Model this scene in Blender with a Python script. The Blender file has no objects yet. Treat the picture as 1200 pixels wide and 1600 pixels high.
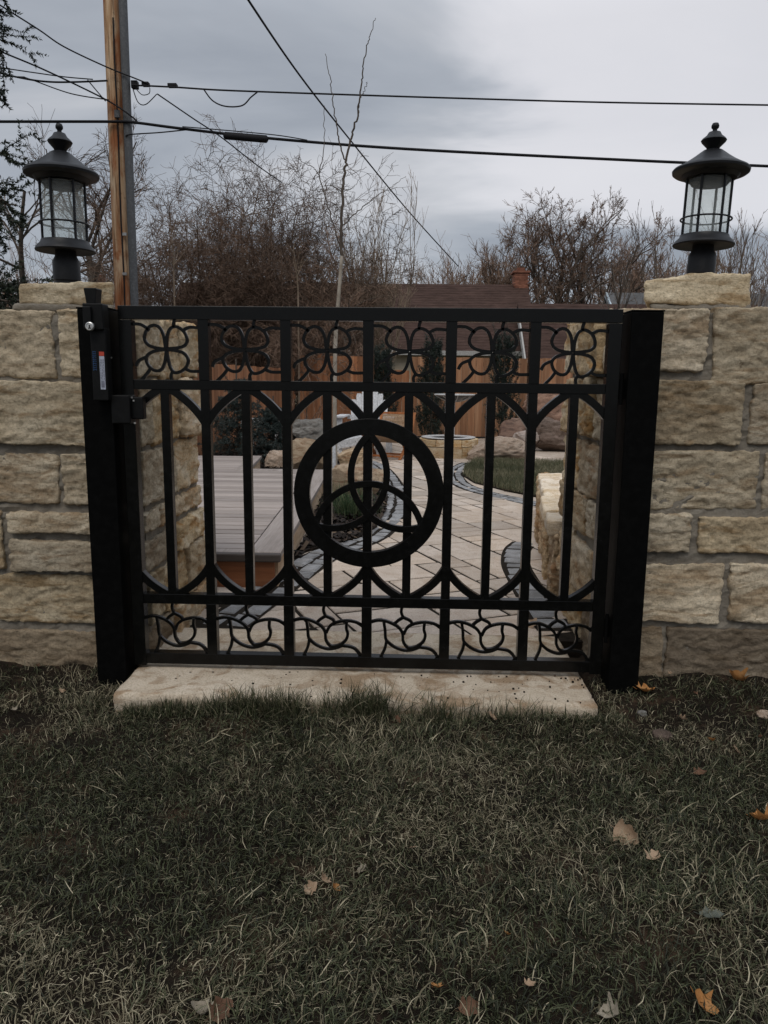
import bpy, math, random
import numpy as np
from math import sin, cos, pi, radians
from mathutils import Matrix, Vector

S = bpy.context.scene
COL = S.collection
random.seed(7)
RNG = np.random.default_rng(11)

# ------------------------------------------------------------------ camera
F = 1200.0                      # focal length in pixels of the 1200x1600 frame
CX, CD, CH = 0.1, 2.95, 1.2     # position: x, distance in front of the gate, height
PSI, TH, RHO = radians(1.67), radians(9.9), radians(0.58)
_f = np.array([-sin(PSI)*cos(TH), cos(PSI)*cos(TH), -sin(TH)])
_r0 = np.array([cos(PSI), sin(PSI), 0.0]); _u0 = np.cross(_r0, _f)
_r = _r0*cos(RHO) + _u0*sin(RHO); _u = _u0*cos(RHO) - _r0*sin(RHO)
_C = np.array([CX, -CD, CH])
cam_d = bpy.data.cameras.new('camera'); cam = bpy.data.objects.new('camera', cam_d); COL.objects.link(cam)
cam_d.sensor_fit = 'VERTICAL'; cam_d.sensor_height = 36; cam_d.sensor_width = 27
cam_d.lens = 36*F/1600; cam_d.clip_end = 2000; cam_d.clip_start = 0.05
m = Matrix.Identity(4)
for i in range(3):
    m[i][0], m[i][1], m[i][2], m[i][3] = _r[i], _u[i], -_f[i], _C[i]
cam.matrix_world = m
S.camera = cam

def at(px, py, Y):
    """point of the world plane y = Y seen at a photo pixel"""
    d = _f + _r*(px-600)/F - _u*(py-800)/F
    return _C + d*((Y+CD)/d[1])
def gz(px, py, z=0.02):
    d = _f + _r*(px-600)/F - _u*(py-800)/F
    return _C + d*((z-CH)/d[2])

# ------------------------------------------------------------------ sky, sun, exposure
SUN_EL, SUN_AZ = radians(55), radians(192)      # azimuth from +y towards +x
sdir = np.array([sin(SUN_AZ)*cos(SUN_EL), cos(SUN_AZ)*cos(SUN_EL), sin(SUN_EL)])
W = bpy.data.worlds.new('World'); S.world = W; W.use_nodes = True
wt = W.node_tree; wt.nodes.clear()
def wn(t, **k):
    n = wt.nodes.new(t)
    for a, b in k.items(): setattr(n, a, b)
    return n
wo = wn('ShaderNodeOutputWorld'); bg = wn('ShaderNodeBackground'); bg.inputs[1].default_value = 0.1
sky = wn('ShaderNodeTexSky', sky_type='NISHITA'); sky.sun_disc = False
sky.sun_elevation = SUN_EL; sky.sun_rotation = SUN_AZ
tc = wn('ShaderNodeTexCoord'); sx = wn('ShaderNodeSeparateXYZ')
wt.links.new(tc.outputs['Generated'], sx.inputs[0])
def wm(op, a, b=None, clamp=False):
    n = wn('ShaderNodeMath', operation=op); n.use_clamp = clamp
    for i, v in enumerate((a, b)):
        if v is None: continue
        if isinstance(v, (int, float)): n.inputs[i].default_value = v
        else: wt.links.new(v, n.inputs[i])
    return n.outputs[0]
zc = wm('MAXIMUM', sx.outputs[2], 0.0)
den = wm('ADD', zc, 0.22)
cxy = wn('ShaderNodeCombineXYZ')
wt.links.new(wm('DIVIDE', sx.outputs[0], den), cxy.inputs[0]); wt.links.new(wm('DIVIDE', sx.outputs[1], den), cxy.inputs[1])
mp = wn('ShaderNodeMapping'); mp.inputs['Scale'].default_value = (0.85, 1.25, 1); mp.inputs['Rotation'].default_value = (0, 0, radians(-14))
mp.inputs['Location'].default_value = (0.6, 0.25, 0)
wt.links.new(cxy.outputs[0], mp.inputs[0])
nz = wn('ShaderNodeTexNoise'); nz.inputs['Scale'].default_value = 1.1; nz.inputs['Detail'].default_value = 6.0
nz.inputs['Roughness'].default_value = 0.5; nz.inputs['Distortion'].default_value = 0.7
wt.links.new(mp.outputs[0], nz.inputs['Vector'])
cr = wn('ShaderNodeValToRGB'); wt.links.new(nz.outputs[0], cr.inputs[0])
cr.color_ramp.elements[0].position = 0.32; cr.color_ramp.elements[0].color = (0.315, 0.345, 0.395, 1)
cr.color_ramp.elements[1].position = 0.70; cr.color_ramp.elements[1].color = (0.63, 0.64, 0.67, 1)
e = cr.color_ramp.elements.new(0.5); e.color = (0.43, 0.46, 0.51, 1)
# a thin bright opening in the cloud, and an overcast sky that grows lighter overhead
dt = wn('ShaderNodeVectorMath', operation='DOT_PRODUCT'); dt.inputs[1].default_value = tuple(_f*1.0 + _r*0.47 + _u*0.64) ; _g = _f + _r*0.47 + _u*0.64; dt.inputs[1].default_value = tuple(_g/np.linalg.norm(_g))
wt.links.new(tc.outputs['Generated'], dt.inputs[0])
glow = wn('ShaderNodeMapRange'); glow.interpolation_type = 'SMOOTHSTEP'
glow.inputs['From Min'].default_value = 0.950; glow.inputs['From Max'].default_value = 0.992
wt.links.new(wm('ADD', dt.outputs['Value'], wm('MULTIPLY', wm('SUBTRACT', nz.outputs[0], 0.5), 0.17)), glow.inputs['Value'])
ovh = wn('ShaderNodeMapRange'); ovh.inputs['From Min'].default_value = 0.38; ovh.inputs['From Max'].default_value = 1.0
ovh.inputs['To Min'].default_value = 1.0; ovh.inputs['To Max'].default_value = 3.0
wt.links.new(zc, ovh.inputs['Value'])
amp = wm('ADD', ovh.outputs[0], wm('MULTIPLY', glow.outputs[0], 0.48))
tn = wn('ShaderNodeMixRGB'); tn.inputs[2].default_value = (0.535, 0.528, 0.55, 1); wt.links.new(wm('MULTIPLY', glow.outputs[0], 0.8), tn.inputs[0]); wt.links.new(cr.outputs[0], tn.inputs[1])
vm = wn('ShaderNodeVectorMath', operation='SCALE'); wt.links.new(tn.outputs[0], vm.inputs[0]); wt.links.new(wm('MULTIPLY', amp, 9.6), vm.inputs['Scale'])
mx = wn('ShaderNodeMixRGB'); mx.inputs[0].default_value = 0.92
wt.links.new(sky.outputs[0], mx.inputs[1]); wt.links.new(vm.outputs[0], mx.inputs[2])
wt.links.new(mx.outputs[0], bg.inputs[0]); wt.links.new(bg.outputs[0], wo.inputs[0])

sun_d = bpy.data.lights.new('sun', 'SUN'); sun = bpy.data.objects.new('sun', sun_d); COL.objects.link(sun)
sun_d.energy = 1.1; sun_d.angle = radians(28); sun_d.color = (1, 0.93, 0.83)
sun.rotation_euler = Vector(tuple(sdir)).to_track_quat('Z', 'Y').to_euler()
sun.location = (8, 10, 20)
S.view_settings.view_transform = 'Standard'; S.view_settings.look = 'None'
S.view_settings.exposure = 0.0; S.view_settings.gamma = 1.0; S.view_settings.use_curve_mapping = False

# ------------------------------------------------------------------ materials
class NT:
    def __init__(s, name, rough=0.8, spec=0.3, obj_random=True):
        s.m = bpy.data.materials.new(name); s.m.use_nodes = True
        s.t = s.m.node_tree; s.b = s.t.nodes['Principled BSDF']
        s.b.inputs['Roughness'].default_value = rough
        s.b.inputs['Specular IOR Level'].default_value = spec
        s.c = s.n('ShaderNodeTexCoord'); s.oi = s.n('ShaderNodeObjectInfo')
        if obj_random:
            k = s.n('ShaderNodeVectorMath', operation='SCALE'); k.inputs[0].default_value = (31.0, 17.0, 23.0)
            s.l(s.oi.outputs['Random'], k.inputs['Scale'])
            a = s.n('ShaderNodeVectorMath', operation='ADD'); s.l(s.c.outputs['Object'], a.inputs[0]); s.l(k.outputs[0], a.inputs[1])
            s.v = a.outputs[0]
        else: s.v = s.c.outputs['Object']
    def n(s, t, **k):
        x = s.t.nodes.new(t)
        for a, b in k.items(): setattr(x, a, b)
        return x
    def l(s, a, b): s.t.links.new(a, b)
    def noise(s, scale, detail=4, rough=0.55, stretch=None, dist=0.0, vec=None):
        v = vec or s.v
        if stretch:
            q = s.n('ShaderNodeMapping'); q.inputs['Scale'].default_value = stretch; s.l(v, q.inputs[0]); v = q.outputs[0]
        x = s.n('ShaderNodeTexNoise'); x.inputs['Scale'].default_value = scale; x.inputs['Detail'].default_value = detail
        x.inputs['Roughness'].default_value = rough; x.inputs['Distortion'].default_value = dist
        s.l(v, x.inputs['Vector']); return x.outputs[0]
    def ramp(s, fac, stops, interp='LINEAR'):
        x = s.n('ShaderNodeValToRGB'); s.l(fac, x.inputs[0]); r = x.color_ramp; r.interpolation = interp
        while len(r.elements) > 1: r.elements.remove(r.elements[-1])
        for i, (p, c) in enumerate(stops):
            e = r.elements[0] if i == 0 else r.elements.new(p)
            e.position = p; e.color = (*c, 1) if len(c) == 3 else c
        return x.outputs[0]
    def mix(s, fac, a, b, mode='MIX'):
        x = s.n('ShaderNodeMixRGB', blend_type=mode)
        for i, v in enumerate((fac, a, b)):
            if isinstance(v, (int, float)): x.inputs[i].default_value = v
            elif isinstance(v, tuple): x.inputs[i].default_value = (*v, 1)
            else: s.l(v, x.inputs[i])
        return x.outputs[0]
    def math(s, op, a, b=None):
        x = s.n('ShaderNodeMath', operation=op)
        for i, v in enumerate((a, b)):
            if v is None: continue
            if isinstance(v, (int, float)): x.inputs[i].default_value = v
            else: s.l(v, x.inputs[i])
        return x.outputs[0]
    def base(s, c):
        if isinstance(c, tuple): s.b.inputs['Base Color'].default_value = (*c, 1)
        else: s.l(c, s.b.inputs['Base Color'])
    def bump(s, h, strength=0.5, dist=0.01, prev=None):
        x = s.n('ShaderNodeBump'); x.inputs['Strength'].default_value = strength; x.inputs['Distance'].default_value = dist
        s.l(h, x.inputs['Height'])
        if prev: s.l(prev, x.inputs['Normal'])
        s.l(x.outputs[0], s.b.inputs['Normal']); return x.outputs[0]
    def rnd(s): return s.oi.outputs['Random']
    def attr(s, name):
        a = s.n('ShaderNodeAttribute'); a.attribute_name = name; return a.outputs['Fac']
    def hsv(s, col, h=None, sat=None, val=None):
        x = s.n('ShaderNodeHueSaturation'); s.l(col, x.inputs['Color'])
        for k, v in (('Hue', h), ('Saturation', sat), ('Value', val)):
            if v is None: continue
            if isinstance(v, (int, float)): x.inputs[k].default_value = v
            else: s.l(v, x.inputs[k])
        return x.outputs[0]
    def span(s, v, lo, hi):
        x = s.n('ShaderNodeMapRange'); s.l(v, x.inputs['Value']); x.inputs['To Min'].default_value = lo; x.inputs['To Max'].default_value = hi
        return x.outputs[0]

MAT = {}
def stone_mat(name, dark, mid, light, rust, grain=1.0, bumpd=0.012, rough=0.9):
    t = NT(name, rough, 0.2)
    big = t.noise(3.2*grain, 5, 0.6, (1, 1, 1.7), 0.6)
    c = t.ramp(big, [(0.28, dark), (0.47, mid), (0.68, light)])
    st = t.noise(5.0*grain, 6, 0.65, (0.8, 0.8, 3.2), 1.2)
    c = t.mix(t.ramp(st, [(0.49, (0, 0, 0)), (0.62, (0.85, 0.85, 0.85))]), c, rust)
    fine = t.noise(95*grain, 6, 0.75)
    c = t.mix(0.8, c, t.ramp(fine, [(0.32, (0.5, 0.48, 0.44)), (0.52, (1, 1, 1)), (0.72, (1.2, 1.18, 1.15))]), 'MULTIPLY')
    pit = t.noise(30*grain, 6, 0.7, (1, 1, 2.0), 1.0)
    c = t.mix(0.8, c, t.ramp(pit, [(0.31, (0.3, 0.26, 0.21)), (0.39, (1, 1, 1))]), 'MULTIPLY')
    c = t.hsv(c, val=t.span(t.rnd(), 0.72, 1.12), sat=t.span(t.math('FRACT', t.math('MULTIPLY', t.rnd(), 7.3)), 0.86, 1.06))
    t.base(c)
    p = t.bump(t.noise(34*grain, 9, 0.76, (1, 1, 1.7), 0.5), 1.0, bumpd*0.95)
    t.bump(fine, 0.45, bumpd*0.3, p)
    MAT[name] = t.m
stone_mat('limestone', (0.35, 0.265, 0.165), (0.55, 0.445, 0.30), (0.70, 0.595, 0.43), (0.33, 0.225, 0.12))
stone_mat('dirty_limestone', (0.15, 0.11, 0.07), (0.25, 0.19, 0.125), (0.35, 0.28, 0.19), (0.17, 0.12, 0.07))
stone_mat('honey_stone', (0.42, 0.28, 0.145), (0.60, 0.45, 0.27), (0.78, 0.66, 0.48), (0.44, 0.24, 0.09))
stone_mat('gold_stone', (0.30, 0.185, 0.09), (0.50, 0.34, 0.185), (0.68, 0.52, 0.33), (0.38, 0.19, 0.07), 1.0, 0.014)
stone_mat('cream_stone', (0.50, 0.40, 0.28), (0.66, 0.55, 0.41), (0.76, 0.66, 0.52), (0.50, 0.36, 0.21), 1.6, 0.006)
stone_mat('slab_stone', (0.33, 0.25, 0.17), (0.54, 0.45, 0.34), (0.63, 0.54, 0.425), (0.30, 0.20, 0.115), 1.5, 0.005)
stone_mat('golden_boulder', (0.22, 0.15, 0.09), (0.40, 0.29, 0.18), (0.55, 0.43, 0.29), (0.26, 0.14, 0.07), 1.3)
stone_mat('granite', (0.30, 0.23, 0.18), (0.40, 0.31, 0.24), (0.50, 0.40, 0.32), (0.33, 0.23, 0.16), 2.6)
stone_mat('red_rock', (0.17, 0.10, 0.075), (0.27, 0.165, 0.12), (0.36, 0.24, 0.18), (0.14, 0.09, 0.07), 1.2)
stone_mat('brown_rock', (0.10, 0.07, 0.055), (0.15, 0.105, 0.08), (0.21, 0.15, 0.12), (0.09, 0.065, 0.05), 1.2)
stone_mat('grey_rock', (0.13, 0.125, 0.115), (0.2, 0.19, 0.175), (0.28, 0.27, 0.25), (0.16, 0.14, 0.12), 1.2)
stone_mat('pale_rock', (0.36, 0.30, 0.27), (0.48, 0.41, 0.37), (0.58, 0.52, 0.48), (0.36, 0.27, 0.22), 1.5)
stone_mat('paver_tan', (0.42, 0.345, 0.28), (0.50, 0.415, 0.34), (0.56, 0.475, 0.40), (0.44, 0.35, 0.275), 1.5, 0.003)
stone_mat('paver_charcoal', (0.17, 0.17, 0.175), (0.26, 0.26, 0.265), (0.35, 0.35, 0.355), (0.19, 0.185, 0.18), 1.8, 0.006)

t = NT('mortar', 0.95, 0.1, False)
t.base(t.mix(t.noise(40, 5, 0.7), t.ramp(t.noise(5, 4), [(0.3, (0.13, 0.108, 0.082)), (0.7, (0.235, 0.205, 0.162))]), (0.27, 0.245, 0.205)))
t.bump(t.noise(55, 8, 0.75), 1.0, 0.010); MAT['mortar'] = t.m

def metal(name, col, rough=0.38, spec=0.5, speck=0.0):
    t = NT(name, rough, spec)
    n = t.noise(35, 4, 0.6)
    t.base(t.mix(t.ramp(n, [(0.45, (0, 0, 0)), (0.8, (1, 1, 1))]), col, tuple(min(1, x*1.7+0.0004) for x in col)))
    t.l(t.span(n, rough-0.08, rough+0.12), t.b.inputs['Roughness'])
    t.bump(t.noise(90, 3, 0.6), 0.03, 0.001)
    MAT[name] = t.m
metal('black_paint', (0.0030, 0.0030, 0.0028), 0.22, 0.2)
metal('post_paint', (0.0026, 0.0026, 0.0025), 0.5, 0.04)
metal('lantern_paint', (0.0075, 0.0078, 0.009), 0.42, 0.22)
metal('black_plastic', (0.005, 0.005, 0.005), 0.45, 0.15)
metal('chrome', (0.5, 0.49, 0.47), 0.3, 0.6); MAT['chrome'].node_tree.nodes['Principled BSDF'].inputs['Metallic'].default_value = 0.8
metal('grey_pipe', (0.085, 0.088, 0.092), 0.6, 0.3)
t = NT('cable_black', 0.7, 0.2); t.base((0.012, 0.012, 0.014)); MAT['cable_black'] = t.m
metal('white_paint', (0.47, 0.475, 0.485), 0.6)
metal('sticker_white', (0.30, 0.32, 0.38), 0.5)
metal('sticker_red', (0.42, 0.045, 0.02), 0.5)
metal('print_blue', (0.015, 0.06, 0.16), 0.5)
metal('print_grey', (0.10, 0.10, 0.13), 0.5)
metal('ring_metal', (0.34, 0.33, 0.32), 0.55)
metal('char_black', (0.012, 0.011, 0.01), 0.9)
metal('rope', (0.36, 0.25, 0.16), 0.9)
metal('blue_gable', (0.36, 0.42, 0.46), 0.8)
metal('fascia_white', (0.32, 0.31, 0.295), 0.7, 0.2)
metal('stake_metal', (0.42, 0.42, 0.41), 0.5)

def wood(name, dark, mid, light, rough=0.8, axis=(1, 1, 0.06), sc=14, val=(0.75, 1.2)):
    t = NT(name, rough, 0.25)
    g = t.noise(sc, 6, 0.65, axis, 0.6)
    c = t.ramp(g, [(0.3, dark), (0.5, mid), (0.7, light)])
    c = t.mix(0.5, c, t.ramp(t.noise(sc*6, 4, 0.6, axis), [(0.3, (0.6, 0.58, 0.55)), (0.6, (1.05, 1.05, 1.05))]), 'MULTIPLY')
    c = t.hsv(c, val=t.span(t.rnd(), *val)); t.base(c)
    t.bump(g, 0.3, 0.004); MAT[name] = t.m
wood('cedar', (0.24, 0.095, 0.042), (0.37, 0.165, 0.08), (0.46, 0.235, 0.125), val=(0.62, 1.22))
wood('cedar_pale', (0.27, 0.125, 0.065), (0.38, 0.195, 0.105), (0.47, 0.27, 0.155), val=(0.62, 1.22))
wood('cedar_red', (0.20, 0.07, 0.03), (0.30, 0.115, 0.05), (0.37, 0.16, 0.08), 0.6, (0.06, 1, 1))
wood('deck_board', (0.27, 0.225, 0.20), (0.34, 0.29, 0.26), (0.40, 0.345, 0.315), 0.7, (0.06, 1, 1), 16, (0.76, 1.14))
wood('deck_border', (0.22, 0.185, 0.165), (0.28, 0.24, 0.215), (0.34, 0.295, 0.27), 0.7, (1, 0.06, 1), 16, (0.9, 1.08))
wood('deck_side', (0.33, 0.22, 0.13), (0.45, 0.32, 0.21), (0.55, 0.42, 0.29), 0.8, (1, 0.08, 1), 10)
wood('deck_nosing', (0.055, 0.045, 0.04), (0.075, 0.062, 0.055), (0.095, 0.08, 0.07), 0.6, (0.06, 1, 1))
wood('teak', (0.28, 0.09, 0.03), (0.40, 0.15, 0.055), (0.48, 0.2, 0.08), 0.5)
wood('bark_grey', (0.055, 0.043, 0.034), (0.09, 0.072, 0.058), (0.14, 0.115, 0.095), 0.9, (1, 1, 0.3), 12)
wood('twig_brown', (0.07, 0.047, 0.034), (0.125, 0.084, 0.06), (0.185, 0.13, 0.096), 0.9, (1, 1, 0.4), 5)
wood('twig_red', (0.115, 0.072, 0.05), (0.175, 0.115, 0.082), (0.25, 0.17, 0.125), 0.9, (1, 1, 0.4), 5)
wood('twig_tan', (0.12, 0.09, 0.065), (0.19, 0.145, 0.105), (0.26, 0.2, 0.15), 0.9, (1, 1, 0.4), 5)
wood('bark_pale', (0.19, 0.16, 0.125), (0.29, 0.255, 0.21), (0.38, 0.34, 0.29), 0.85, (1, 1, 0.5), 9)

# utility pole timber: tan with long rusty streaks and dark cracks
t = NT('pole_wood', 0.85, 0.15)
g = t.noise(9, 7, 0.65, (1, 1, 0.07), 0.5)
c = t.ramp(g, [(0.30, (0.18, 0.085, 0.042)), (0.46, (0.46, 0.29, 0.165)), (0.62, (0.66, 0.50, 0.345))])
c = t.mix(t.ramp(t.noise(2.2, 5, 0.6, (1.4, 1.4, 0.5), 0.6), [(0.46, (0, 0, 0)), (0.58, (0.85, 0.85, 0.85))]), c, (0.30, 0.10, 0.036))
c = t.mix(0.8, c, t.ramp(t.noise(26, 5, 0.6, (1, 1, 0.05)), [(0.35, (0.35, 0.3, 0.26)), (0.48, (1, 1, 1))]), 'MULTIPLY')
c = t.mix(0.8, c, t.ramp(t.noise(11, 3, 0.6), [(0.24, (0.3, 0.26, 0.22)), (0.34, (1, 1, 1))]), 'MULTIPLY')
t.base(c); t.bump(g, 0.6, 0.01); MAT['pole_wood'] = t.m

def roofmat(name, a, b, row):
    t = NT(name, 0.95, 0.15, False)
    g = t.noise(7, 4, 0.7, (0.35, 1.5, 1.5)); c = t.ramp(g, [(0.35, a), (0.65, b)])
    t.base(t.mix(0.6, c, t.ramp(t.noise(1.1, 4, 0.6), [(0.35, (0.7, 0.68, 0.66)), (0.65, (1.1, 1.1, 1.1))]), 'MULTIPLY'))
    t.bump(g, 0.5, 0.02); MAT[name] = t.m
roofmat('shingle_brown', (0.042, 0.025, 0.020), (0.076, 0.046, 0.037), 0.2)
roofmat('shingle_grey', (0.07, 0.07, 0.072), (0.125, 0.125, 0.125), 0.2)
t = NT('siding', 0.85, 0.2); t.base(t.hsv(t.ramp(t.noise(3, 3), [(0.3, (0.36, 0.30, 0.22)), (0.7, (0.44, 0.37, 0.28))]), val=t.span(t.rnd(), 0.92, 1.06))); MAT['siding'] = t.m
t = NT('brick_red', 0.9, 0.2); t.base(t.hsv(t.ramp(t.noise(9, 4), [(0.3, (0.17, 0.07, 0.045)), (0.7, (0.26, 0.115, 0.075))]), val=t.span(t.rnd(), 0.7, 1.3))); MAT['brick_red'] = t.m
t = NT('window_glass', 0.08, 0.6); t.base((0.03, 0.035, 0.04)); MAT['window_glass'] = t.m

def leafmat(name, stops, trans=0.25, rough=0.6):
    t = NT(name, rough, 0.3)
    c = t.ramp(t.attr('rnd'), stops)
    t.base(c)
    tr = t.n('ShaderNodeBsdfTranslucent'); t.l(c, tr.inputs[0])
    mxs = t.n('ShaderNodeMixShader'); mxs.inputs[0].default_value = trans
    out = t.t.nodes['Material Output']
    t.l(t.b.outputs[0], mxs.inputs[1]); t.l(tr.outputs[0], mxs.inputs[2]); t.l(mxs.outputs[0], out.inputs[0])
    MAT[name] = t.m
leafmat('lawn_blades', [(0.0, (0.010, 0.0112, 0.0045)), (0.32, (0.025, 0.0295, 0.0115)), (0.60, (0.086, 0.096, 0.046)), (0.68, (0.09, 0.08, 0.047)), (0.86, (0.21, 0.18, 0.112)), (1.0, (0.48, 0.42, 0.29))], 0.12)
leafmat('garden_grass', [(0.0, (0.05, 0.056, 0.026)), (0.5, (0.085, 0.09, 0.045)), (0.8, (0.17, 0.155, 0.09)), (1.0, (0.25, 0.22, 0.14))], 0.2)
leafmat('clump_grass', [(0.0, (0.03, 0.055, 0.025)), (0.7, (0.06, 0.10, 0.045)), (1.0, (0.20, 0.22, 0.12))], 0.2)
leafmat('spruce_needles', [(0.0, (0.012, 0.019, 0.012)), (0.6, (0.026, 0.038, 0.022)), (1.0, (0.06, 0.07, 0.035))], 0.1)
leafmat('blue_needles', [(0.0, (0.022, 0.033, 0.03)), (0.6, (0.045, 0.063, 0.058)), (1.0, (0.09, 0.115, 0.105))], 0.1)
leafmat('juniper_needles', [(0.0, (0.014, 0.022, 0.017)), (0.6, (0.03, 0.043, 0.034)), (1.0, (0.06, 0.072, 0.055))], 0.1)
leafmat('mulch_chips', [(0.0, (0.008, 0.006, 0.005)), (0.6, (0.022, 0.015, 0.012)), (0.9, (0.05, 0.035, 0.025)), (1.0, (0.16, 0.11, 0.07))], 0.0, 0.9)

t = NT('soil', 0.95, 0.1, False)
c = t.ramp(t.noise(6, 6, 0.7), [(0.3, (0.007, 0.006, 0.0045)), (0.55, (0.018, 0.013, 0.009)), (0.72, (0.075, 0.047, 0.030))])
t.base(t.mix(0.7, c, t.ramp(t.noise(70, 5, 0.7), [(0.3, (0.4, 0.4, 0.4)), (0.7, (1.5, 1.45, 1.4))]), 'MULTIPLY'))
t.bump(t.noise(40, 8, 0.7), 0.9, 0.02); MAT['soil'] = t.m
t = NT('far_ground', 0.95, 0.1, False)
t.base(t.ramp(t.noise(0.4, 6, 0.7), [(0.3, (0.035, 0.036, 0.02)), (0.7, (0.09, 0.08, 0.045))])); MAT['far_ground'] = t.m
t = NT('joint_sand', 0.95, 0.1, False)
t.base(t.ramp(t.noise(30, 5, 0.7), [(0.3, (0.008, 0.006, 0.004)), (0.7, (0.022, 0.017, 0.012))])); MAT['joint_sand'] = t.m

def dry(name, a, b, c3):
    t = NT(name, 0.75, 0.2)
    c = t.ramp(t.noise(28, 5, 0.65), [(0.3, a), (0.52, b), (0.75, c3)]); t.base(c)
    t.bump(t.noise(60, 5, 0.6), 0.5, 0.004)
    tr = t.n('ShaderNodeBsdfTranslucent'); t.l(c, tr.inputs[0]); mxs = t.n('ShaderNodeMixShader'); mxs.inputs[0].default_value = 0.2
    t.l(t.b.outputs[0], mxs.inputs[1]); t.l(tr.outputs[0], mxs.inputs[2]); t.l(mxs.outputs[0], t.t.nodes['Material Output'].inputs[0])
    MAT[name] = t.m
dry('leaf_orange', (0.25, 0.10, 0.03), (0.40, 0.185, 0.06), (0.48, 0.26, 0.11))
dry('leaf_tan', (0.26, 0.165, 0.10), (0.38, 0.265, 0.175), (0.46, 0.35, 0.25))
dry('leaf_brown', (0.08, 0.04, 0.025), (0.14, 0.075, 0.045), (0.2, 0.115, 0.07))
dry('leaf_pale', (0.20, 0.165, 0.12), (0.29, 0.25, 0.19), (0.37, 0.325, 0.255))
dry('leaf_grey', (0.085, 0.095, 0.075), (0.13, 0.14, 0.115), (0.18, 0.19, 0.16))

# seeded lantern glass: clear, slightly milky and wavy
t = NT('seeded_glass', 0.08, 0.5)
t.base((0.80, 0.83, 0.82)); bn = None
tp = t.n('ShaderNodeBsdfTransparent'); tp.inputs[0].default_value = (0.965, 0.98, 0.975, 1)
tl = t.n('ShaderNodeBsdfTranslucent'); tl.inputs[0].default_value = (0.88, 0.91, 0.90, 1)
m1 = t.n('ShaderNodeMixShader'); m1.inputs[0].default_value = 0.5
t.l(t.b.outputs[0], m1.inputs[1]); t.l(tl.outputs[0], m1.inputs[2])
m2 = t.n('ShaderNodeMixShader'); t.l(t.span(t.noise(60, 3, 0.6), 0.11, 0.16), m2.inputs[0])
t.l(tp.outputs[0], m2.inputs[1]); t.l(m1.outputs[0], m2.inputs[2]); t.l(m2.outputs[0], t.t.nodes['Material Output'].inputs[0])
MAT['seeded_glass'] = t.m

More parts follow.
